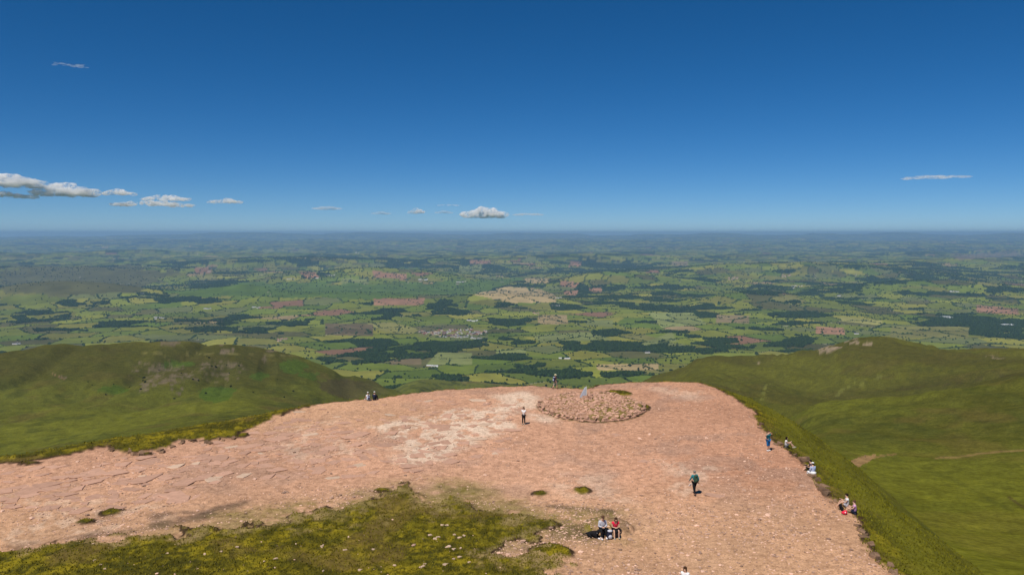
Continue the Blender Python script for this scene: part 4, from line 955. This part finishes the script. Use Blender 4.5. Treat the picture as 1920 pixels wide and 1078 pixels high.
for k in range(16):
    o = link('base_stone', CS[k % 8], mk_); lv = k // 6; o.location = (.35 + rg.uniform(-.5, .7) * (1 - .25 * lv), rg.uniform(-.5, .2), .05 + .13 * lv); o.scale = (rg.uniform(.25, .42), rg.uniform(.2, .3), .06); o.rotation_euler = (rg.normal(0, .12), rg.normal(0, .12), rg.uniform(-.5, .5))

# ------------------------------------------------------------------ grass blades on the turf
M_BLADE = tone_mat('grass_blade', (.150, .125, .013), .35, .8, 1, 0)
M_BLADE2 = tone_mat('rough_grass_blade', (.145, .136, .013), .35, .4, 1, 0)
def blades(name, n, r0, r1, sel, material, hgt):
    rr = 1 / np.sqrt(rg.uniform(1 / r1 ** 2, 1 / r0 ** 2, n)); a = rg.uniform(-R(36), R(36), n); X = rr * np.sin(a); Y = rr * np.cos(a); Z, mk = near_z(X, Y); k = sel(X, Y, mk)
    X, Y, Z = X[k], Y[k], Z[k]; m_ = len(X); th = rg.uniform(0, 6.28, m_); h_ = hgt * rg.uniform(.5, 1.2, m_); w_ = .018 + .0006 * np.hypot(X, Y)
    dx, dy = np.cos(th) * w_, np.sin(th) * w_; lx, ly = rg.normal(0, .5, m_) * h_, rg.normal(0, .5, m_) * h_
    A = np.column_stack([X - dx, Y - dy, Z - .03]); B = np.column_stack([X + dx, Y + dy, Z - .03]); C_ = np.column_stack([X + dy * .8, Y - dx * .8, Z - .03]); D = np.column_stack([X + lx, Y + ly, Z + h_])
    v = np.stack([A, B, C_, D], 1).reshape(-1, 3); b4 = np.arange(m_)[:, None] * 4
    f = np.stack([b4 + [0, 1, 3], b4 + [1, 2, 3], b4 + [2, 0, 3]], 1).reshape(-1, 3)
    o = link(name, np_mesh(name, v, f, False), None, material); tag(o, kind='stuff'); print(name, m_); return o
blades('turf_grass', 60000, 40, 105, lambda X, Y, mk: (mk['turf'] > .5) & (mk['d'] < .5) , M_BLADE, .11)
blades('rim_grass', 90000, 40, 120, lambda X, Y, mk: (mk['d'] >= -.2) & (mk['d'] < 12) & (X > -70), M_BLADE2, .13)

# ------------------------------------------------------------------ people
M_SKIN = tone_mat('skin', (.60, .36, .25), .06, 8, .6, .3)
_cm = {}
def cloth(name, c, rough=.9):
    if name not in _cm: _cm[name] = tone_mat(name, c, .12, 9, rough, .1)
    return _cm[name]
CL = dict(white=(.78, .77, .76), navy=(.022, .027, .055), black=(.014, .014, .016), teal=(.03, .22, .25), red=(.72, .03, .07), lilac=(.60, .33, .52), maroon=(.07, .035, .045), stone=(.36, .34, .28), blue=(.02, .13, .34),
          paleblue=(.42, .48, .66), grey=(.20, .20, .21), darkgreen=(.04, .075, .05), brownhair=(.055, .028, .014), darkhair=(.016, .010, .008), greyhair=(.20, .18, .16), straw=(.75, .66, .42), greyshirt=(.50, .50, .55), brown=(.10, .05, .03))
def C(n): return cloth('cloth_' + n, CL[n])
def skin_obj(name, chains, material, parent, root=(0, 0)):
    """chains: list of [(co, radius), ...]; equal coordinates are one joint"""
    idx, V, Rr, E = {}, [], [], []
    for ch in chains:
        prev = None
        for co, r_ in ch:
            k = tuple(round(q, 4) for q in co)
            if k not in idx: idx[k] = len(V); V.append(co); Rr.append(r_)
            if prev is not None and prev != idx[k]: E.append((prev, idx[k]))
            prev = idx[k]
    me = bpy.data.meshes.new(name); me.from_pydata([tuple(v) for v in V], E, []); me.update()
    o = link(name, me, parent, material)
    sk = o.modifiers.new('skin', 'SKIN'); sk.use_smooth_shade = True
    lay = me.skin_vertices[0].data
    for i, r_ in enumerate(Rr): lay[i].radius = (r_, r_) if not isinstance(r_, tuple) else r_
    lay[0].use_root = True
    ss = o.modifiers.new('smooth', 'SUBSURF'); ss.levels = 1; ss.render_levels = 1
    return o
def V3(*a): return Vector(a)
def blob(name, items, material, parent, jit=0.0):
    v, f = lumps(items, IV, IF, jit) if jit else lumps([(q[0], q[1], q[2], q[3], q[4], q[5]) for q in items], IV, IF, 0.0)
    return link(name, np_mesh(name, v, f, True), parent, material)

def person(px, py, face, pose, label, top, legs, hair, arms='down', long_sleeve=False, leg_cover='long', shoes='grey', hat=None, long_hair=False, hgt=1.72, skirt=False, group=None, at=None, lift=0.0, lean=0.0, hatc='straw'):
    root = bpy.data.objects.new('person', None); col.objects.link(root)
    if at is None:
        X, Y = float(pick(px, py).x), float(pick(px, py).y)
    else: X, Y = at
    fx_, fy_ = (X - math.sin(face) * .55, Y + math.cos(face) * .55) if pose == 'bank' and lift == 0 else (X, Y)
    root.location = (X, Y, zat(fx_, fy_) + lift); root.rotation_euler = (0, 0, face); k = hgt / 1.75; root.scale = (k, k, k)
    tag(root, label, 'person', group)
    s2 = (-1, 1)
    if pose in ('stand', 'walk'):
        hz_ = .93; pel = V3(0, 0, hz_); st = .0 if pose == 'stand' else .22
        knee = {s: V3(s * .10, .03 + s * st * .6, .50) for s in s2}; ank = {s: V3(s * .11, s * st - .02 - (0.08 if pose == 'walk' and s < 0 else 0), .09 + (.05 if pose == 'walk' and s < 0 else 0)) for s in s2}
    elif pose == 'floor':      # sitting on the ground, knees drawn up
        hz_ = .13; pel = V3(0, 0, hz_); knee = {s: V3(s * .13, .36, .46 + .05 * s) for s in s2}; ank = {s: V3(s * .11, .62 - .06 * s, .08) for s in s2}
    else:                      # sitting on a low bank
        hz_ = .44; pel = V3(0, 0, hz_); knee = {s: V3(s * .15, .42, .48) for s in s2}; ank = {s: V3(s * .15, .50 + .05 * s, .09) for s in s2}
    ln = V3(0, lean, 0)
    sp = pel + V3(0, -.01, .20) + ln * .4; ch = pel + V3(0, 0, .42) + ln; nk = pel + V3(0, .01, .56) + ln * 1.3; hd = pel + V3(0, .04, .66) + ln * 1.6; ht_ = pel + V3(0, .04, .76) + ln * 1.8
    sh = {s: ch + V3(s * .185, 0, .06) for s in s2}
    if arms == 'down': el = {s: sh[s] + V3(s * .06, -.02, -.28) for s in s2}; wr = {s: el[s] + V3(s * .02, .06, -.25) for s in s2}
    elif arms == 'swing': el = {s: sh[s] + V3(s * .07, -s * .10, -.26) for s in s2}; wr = {s: el[s] + V3(s * .01, -s * .08 + .12, -.21) for s in s2}
    elif arms == 'phone': el = {s: sh[s] + V3(s * .05, .02, -.27) for s in s2}; wr = {s: ch + V3(s * .05, .27, -.09) for s in s2}
    elif arms == 'face': el = {s: sh[s] + V3(s * .20, .12, .02) for s in s2}; wr = {s: hd + V3(s * .08, .17, .0) for s in s2}
    elif arms == 'lap': el = {s: sh[s] + V3(s * .05, .05, -.27) for s in s2}; wr = {s: pel + V3(s * .05, .30, .20) for s in s2}
    else: el = {s: sh[s] + V3(s * .04, .14, -.20) for s in s2}; wr = {s: (knee[s] + V3(-s * .04, .02, .03)) for s in s2}
    hip = {s: pel + V3(s * .09, 0, -.03) for s in s2}
    chains = [[(pel, .12), (sp, .11), (ch, .125), (nk, .055), (hd, (.075, .085)), (ht_, (.070, .08))]]
    chains.append([(hd, .08), (hd + V3(0, .105, .0), .014)])
    for s in s2:
        chains.append([(pel, .12), (hip[s], .085), ((hip[s] + knee[s]) / 2, .075), (knee[s], .055), ((knee[s] * .6 + ank[s] * .4), .056), (ank[s], .036), (ank[s] + V3(0, .15, -.045), .032)])
        hand = wr[s] + (wr[s] - el[s]).normalized() * .07
        chains.append([(ch, .125), (sh[s], .058), ((sh[s] + el[s]) / 2, .045), (el[s], .040), (wr[s], .026), (hand, (.034, .02))])
        dr = (wr[s] - el[s]).normalized(); sd = dr.cross(V3(0, 0, 1)); sd = sd.normalized() if sd.length > .1 else V3(1, 0, 0)
        for q, l_ in zip((-.027, -.009, .009, .027), (.06, .075, .07, .055)):
            chains.append([(hand, .03), (hand + sd * q + dr * .03, .009), (hand + sd * q * 1.1 + dr * (.03 + l_ * .6) + V3(0, 0, -.012), .008)])
        chains.append([(hand, .03), (hand - sd * s * .045 + dr * .005, .010), (hand - sd * s * .055 + dr * .035, .009)])
    skin_obj('body', chains, M_SKIN, root)
    # clothes follow the same skeleton a little larger
    chn = [[(pel + V3(0, 0, .0), .150), (sp, .140), (ch, .150), (ch + V3(0, 0, .1), .085)]]
    for s in s2:
        a_ = [(ch, .150), (sh[s], .080), ((sh[s] + el[s]) / 2, .068)]
        if long_sleeve: a_ += [(el[s], .058), ((el[s] * .15 + wr[s] * .85), .045)]
        chn.append(a_)
    skin_obj('shirt', chn, C(top), root)
    lc = []
    for s in s2:
        a_ = [(pel + V3(0, 0, .02), .150), (hip[s], .115), ((hip[s] + knee[s]) / 2, .100)]
        if leg_cover == 'short': a_.append((hip[s] * .3 + knee[s] * .7, .095))
        elif leg_cover == 'knee': a_ += [(knee[s], .085), (knee[s] * .8 + ank[s] * .2, .08)]
        else: a_ += [(knee[s], .078), ((knee[s] + ank[s]) / 2, .070), (ank[s] + V3(0, 0, .03), .062)]
        lc.append(a_)
    skin_obj('shorts' if leg_cover == 'short' else 'trousers', lc, C(legs), root)
    if skirt:
        it = [(0, .0, hz_ + .02, .24, .26, .16), (0, .22, hz_ - .02, .24, .28, .14)] if pose not in ('stand', 'walk') else [(0, 0, hz_ - .1, .2, .16, .3)]
        blob('skirt', it, C(legs), root)
    for s in s2:
        o_ = blob('shoe', [(ank[s].x, ank[s].y + .07, ank[s].z - .035, .05, .135, .05)], C(shoes), root)
    # head
    c = (hd + ht_) / 2
    hm_ = C(hair)
    it = [(c.x, c.y - .025, c.z + .035, .098, .108, .095)]
    if long_hair: it += [(c.x, c.y - .075, c.z - .09, .085, .055, .15), (c.x - .07, c.y - .01, c.z - .07, .032, .05, .13), (c.x + .07, c.y - .01, c.z - .07, .032, .05, .13)]
    blob('hair', it, hm_, root)
    for s in s2: blob('eye', [(c.x + s * .032, c.y + .088, c.z - .0, .012, .008, .009)], C('black'), root)
    if hat:
        it = [(c.x, c.y - .01, c.z + .085, .10, .115, .065)]
        if hat == 'brim': it.append((c.x, c.y, c.z + .06, .19, .20, .014))
        else: it.append((c.x, c.y + .11, c.z + .065, .07, .09, .012))
        blob('hat', it, C(hatc), root)
    return root, X, Y
def world_of(root, off):
    return root.matrix_basis @ Vector(off)
def backpack(loc, rot, colr, label, s=1.0, strap='black', pocket='grey', stand=True):
    r_ = bpy.data.objects.new('backpack', None); col.objects.link(r_); r_.location = loc; r_.rotation_euler = rot; r_.scale = (s, s, s); tag(r_, label, 'backpack')
    bm = bmesh.new(); bmesh.ops.create_cube(bm, size=1)
    for v in bm.verts: v.co = Vector((v.co.x * (.30 if v.co.z < 0 else .25), v.co.y * (.20 if v.co.z < 0 else .15), v.co.z * .46 + .24))
    me = bpy.data.meshes.new('bag'); bm.to_mesh(me); bm.free(); o = link('bag', me, r_, C(colr)); b_ = o.modifiers.new('b', 'BEVEL'); b_.width = .05; b_.segments = 3
    blob('lid', [(0, -.01, .46, .14, .11, .06)], C(pocket), r_); blob('pocket', [(0, -.11, .16, .11, .05, .12)], C(pocket), r_)
    for sx in (-.08, .08): skin_obj('strap', [[(V3(sx, .07, .42), .015), (V3(sx * 1.2, .17, .36), .015), (V3(sx * 1.2, .19, .2), .015), (V3(sx, .08, .06), .015)]], C(strap), r_)
    return r_
def worn(root, colr, label, pocket='grey', s=1.0, zoff=None, pose='stand'):
    hz_ = .93 if pose == 'stand' else (.13 if pose == 'floor' else .44)
    p = world_of(root, (0, -.19, hz_ + .02)); backpack(p, root.rotation_euler, colr, label, s, pocket=pocket)

# face angle: 0 looks away from the camera (+Y), pi looks at it
a_, X, Y = person(1302, 927, .25, 'walk', 'grey haired hiker in teal shirt walking away across the bare summit', 'teal', 'black', 'greyhair', 'swing', True, 'long', 'brown')
worn(a_, 'darkgreen', 'dark green rucksack worn by the hiker in the teal shirt', 'darkgreen')
p = world_of(a_, (-.27, .12, .70)); o = link('folded_map', box_mesh('folded_map', -.07, .07, -.015, .015, -.11, .11), None, C('white')); o.location = p; o.rotation_euler = (.6, .3, .4); tag(o, 'white folded map in the hand of the hiker in teal', 'map')
person(982, 796, math.pi - .3, 'stand', 'person in white top and black trousers standing left of the cairn', 'white', 'black', 'darkhair', 'phone', False, 'long', 'stone', long_hair=True)
a_, X, Y = person(1041, 729, -.9, 'walk', 'hiker in pale sun hat and maroon top at the far rim behind the cairn', 'maroon', 'stone', 'darkhair', 'swing', True, 'knee', 'brown', hat='brim')
worn(a_, 'navy', 'navy backpack worn by the sun-hatted hiker at the far rim', 'paleblue')
person(1440, 845, -2.6, 'stand', 'person in teal top and blue shorts raising both hands to the face', 'teal', 'blue', 'brown', 'face', False, 'knee', 'white')
person(1474, 838, -1.9, 'floor', 'dark haired person in white top hugging the knees just beyond the person in blue shorts', 'white', 'grey', 'darkhair', 'knees', False, 'short', 'stone', long_hair=True, hgt=1.65)
person(1520, 884, 1.5, 'floor', 'person in dark clothes sitting on the rim behind the one in white trousers', 'navy', 'black', 'darkhair', 'knees', False, 'knee', 'grey')
a_, X, Y = person(1524, 890, .3, 'bank', 'person in pale jacket and bright white trousers sitting on the right rim', 'paleblue', 'white', 'darkhair', 'lap', True, 'long', 'white', skirt=True, hgt=1.7, hat='cap', hatc='white', lift=-.28)
person(1588, 951, 1.35, 'floor', 'person in white top sitting knees up on the rim behind the one in lilac', 'white', 'greyshirt', 'darkhair', 'knees', False, 'short', 'grey', hgt=1.75)
person(1602, 963, 1.25, 'floor', 'person in lilac shirt sitting knees up on the rim with the red bag', 'lilac', 'navy', 'brown', 'knees', False, 'short', 'white', hgt=1.7)
g = pick(1579, 957); backpack((g.x, g.y, g.z), (-.3, .1, 1.6), 'black', 'black rucksack in front of the pair on the right rim', .9, pocket='black')
g = pick(1583, 964); o = blob('red_bag', [(0, 0, .12, .2, .14, .12), (.08, .05, .18, .12, .1, .09)], C('red'), None); o.location = g; tag(o, 'small red bag lying at the feet of the person in lilac', 'bag'); blob('bag_flap', [(0.02, -.1, .16, .05, .04, .05)], C('white'), o)
# couple on the peat step
_, X1, Y1 = person(1129, 1004, math.pi + .12, 'bank', 'person in dark cap and pale grey shirt sitting beside the one in red', 'greyshirt', 'black', 'brown', 'lap', True, 'long', 'white', hat='cap', hatc='brown', hgt=1.8, lean=.08)
_, X2, Y2 = person(1153, 1001, math.pi + .1, 'bank', 'person in bright red t-shirt and black shorts sitting with a bent head', 'red', 'black', 'brownhair', 'lap', False, 'short', 'stone', long_hair=True, hgt=1.7, lean=.12, skirt=True)
g = pick(1143, 1010); backpack((g.x, g.y, g.z), (.1, 0, .2), 'navy', 'navy and white rucksack standing between the seated couple', 1.15, pocket='greyshirt')
# a black and white dog beside them
g = pick(1114, 1006); dog = bpy.data.objects.new('dog', None); col.objects.link(dog); dog.location = g; dog.rotation_euler = (0, 0, -2.3); tag(dog, 'black and white dog lying left of the seated couple', 'dog')
skin_obj('body', [[(V3(0, -.38, .17), .13), (V3(0, -.15, .21), .155), (V3(0, .12, .25), .16), (V3(0, .27, .36), .10), (V3(0, .36, .46), .085), (V3(0, .46, .45), .045), (V3(0, .53, .43), .03)],
                  [(V3(0, -.38, .17), .13), (V3(.12, -.55, .08), .04), (V3(.2, -.72, .06), .03)]]
         + [[(V3(0, .12, .25), .16), (V3(s * .11, .2, .10), .05), (V3(s * .12, .42, .045), .035), (V3(s * .12, .52, .04), .035)] for s in (-1, 1)]
         + [[(V3(0, -.38, .17), .13), (V3(s * .17, -.30, .12), .08), (V3(s * .20, -.08, .07), .04), (V3(s * .2, .0, .04), .035)] for s in (-1, 1)]
         + [[(V3(0, .36, .46), .085), (V3(s * .06, .33, .55), .03), (V3(s * .075, .32, .59), .012)] for s in (-1, 1)], C('black'), dog)
blob('white_collar', [(0, .27, .35, .115, .075, .11)], C('white'), dog, 0); blob('white_blaze', [(0, .44, .485, .02, .07, .02)], C('white'), dog)
for s in (-1, 1): blob('white_paw', [(s * .12, .46, .045, .045, .12, .045)], C('white'), dog)
# bottom edge
person(1284, 1123, math.pi - .5, 'stand', 'person with long brown hair in white t-shirt cut off by the lower edge', 'white', 'paleblue', 'brownhair', 'down', False, 'long', 'grey', long_hair=True, hgt=1.68)
# pair at the left far rim
a_, X, Y = person(690, 751, .5, 'floor', 'person in white cap with pale blue backpack sitting at the far left rim', 'white', 'stone', 'brownhair', 'knees', False, 'short', 'white', hat='cap', hatc='white')
worn(a_, 'paleblue', 'pale blue backpack worn by the left one of the pair at the far left rim', 'navy', pose='floor')
a_, X, Y = person(702, 750, -.3, 'floor', 'person in navy top and white cap at the far left rim beside a blue backpack', 'navy', 'black', 'darkhair', 'lap', True, 'long', 'grey', hat='cap', hatc='white')
# far away on the path
pp = pick(1622, 857, 200)
r_, _, _ = person(0, 0, 1.0, 'walk', 'tiny dark clad walker on the brown path across the right hillside', 'navy', 'black', 'darkhair', 'swing', True, 'long', 'black', at=(pp.x, pp.y)); r_.location = pp
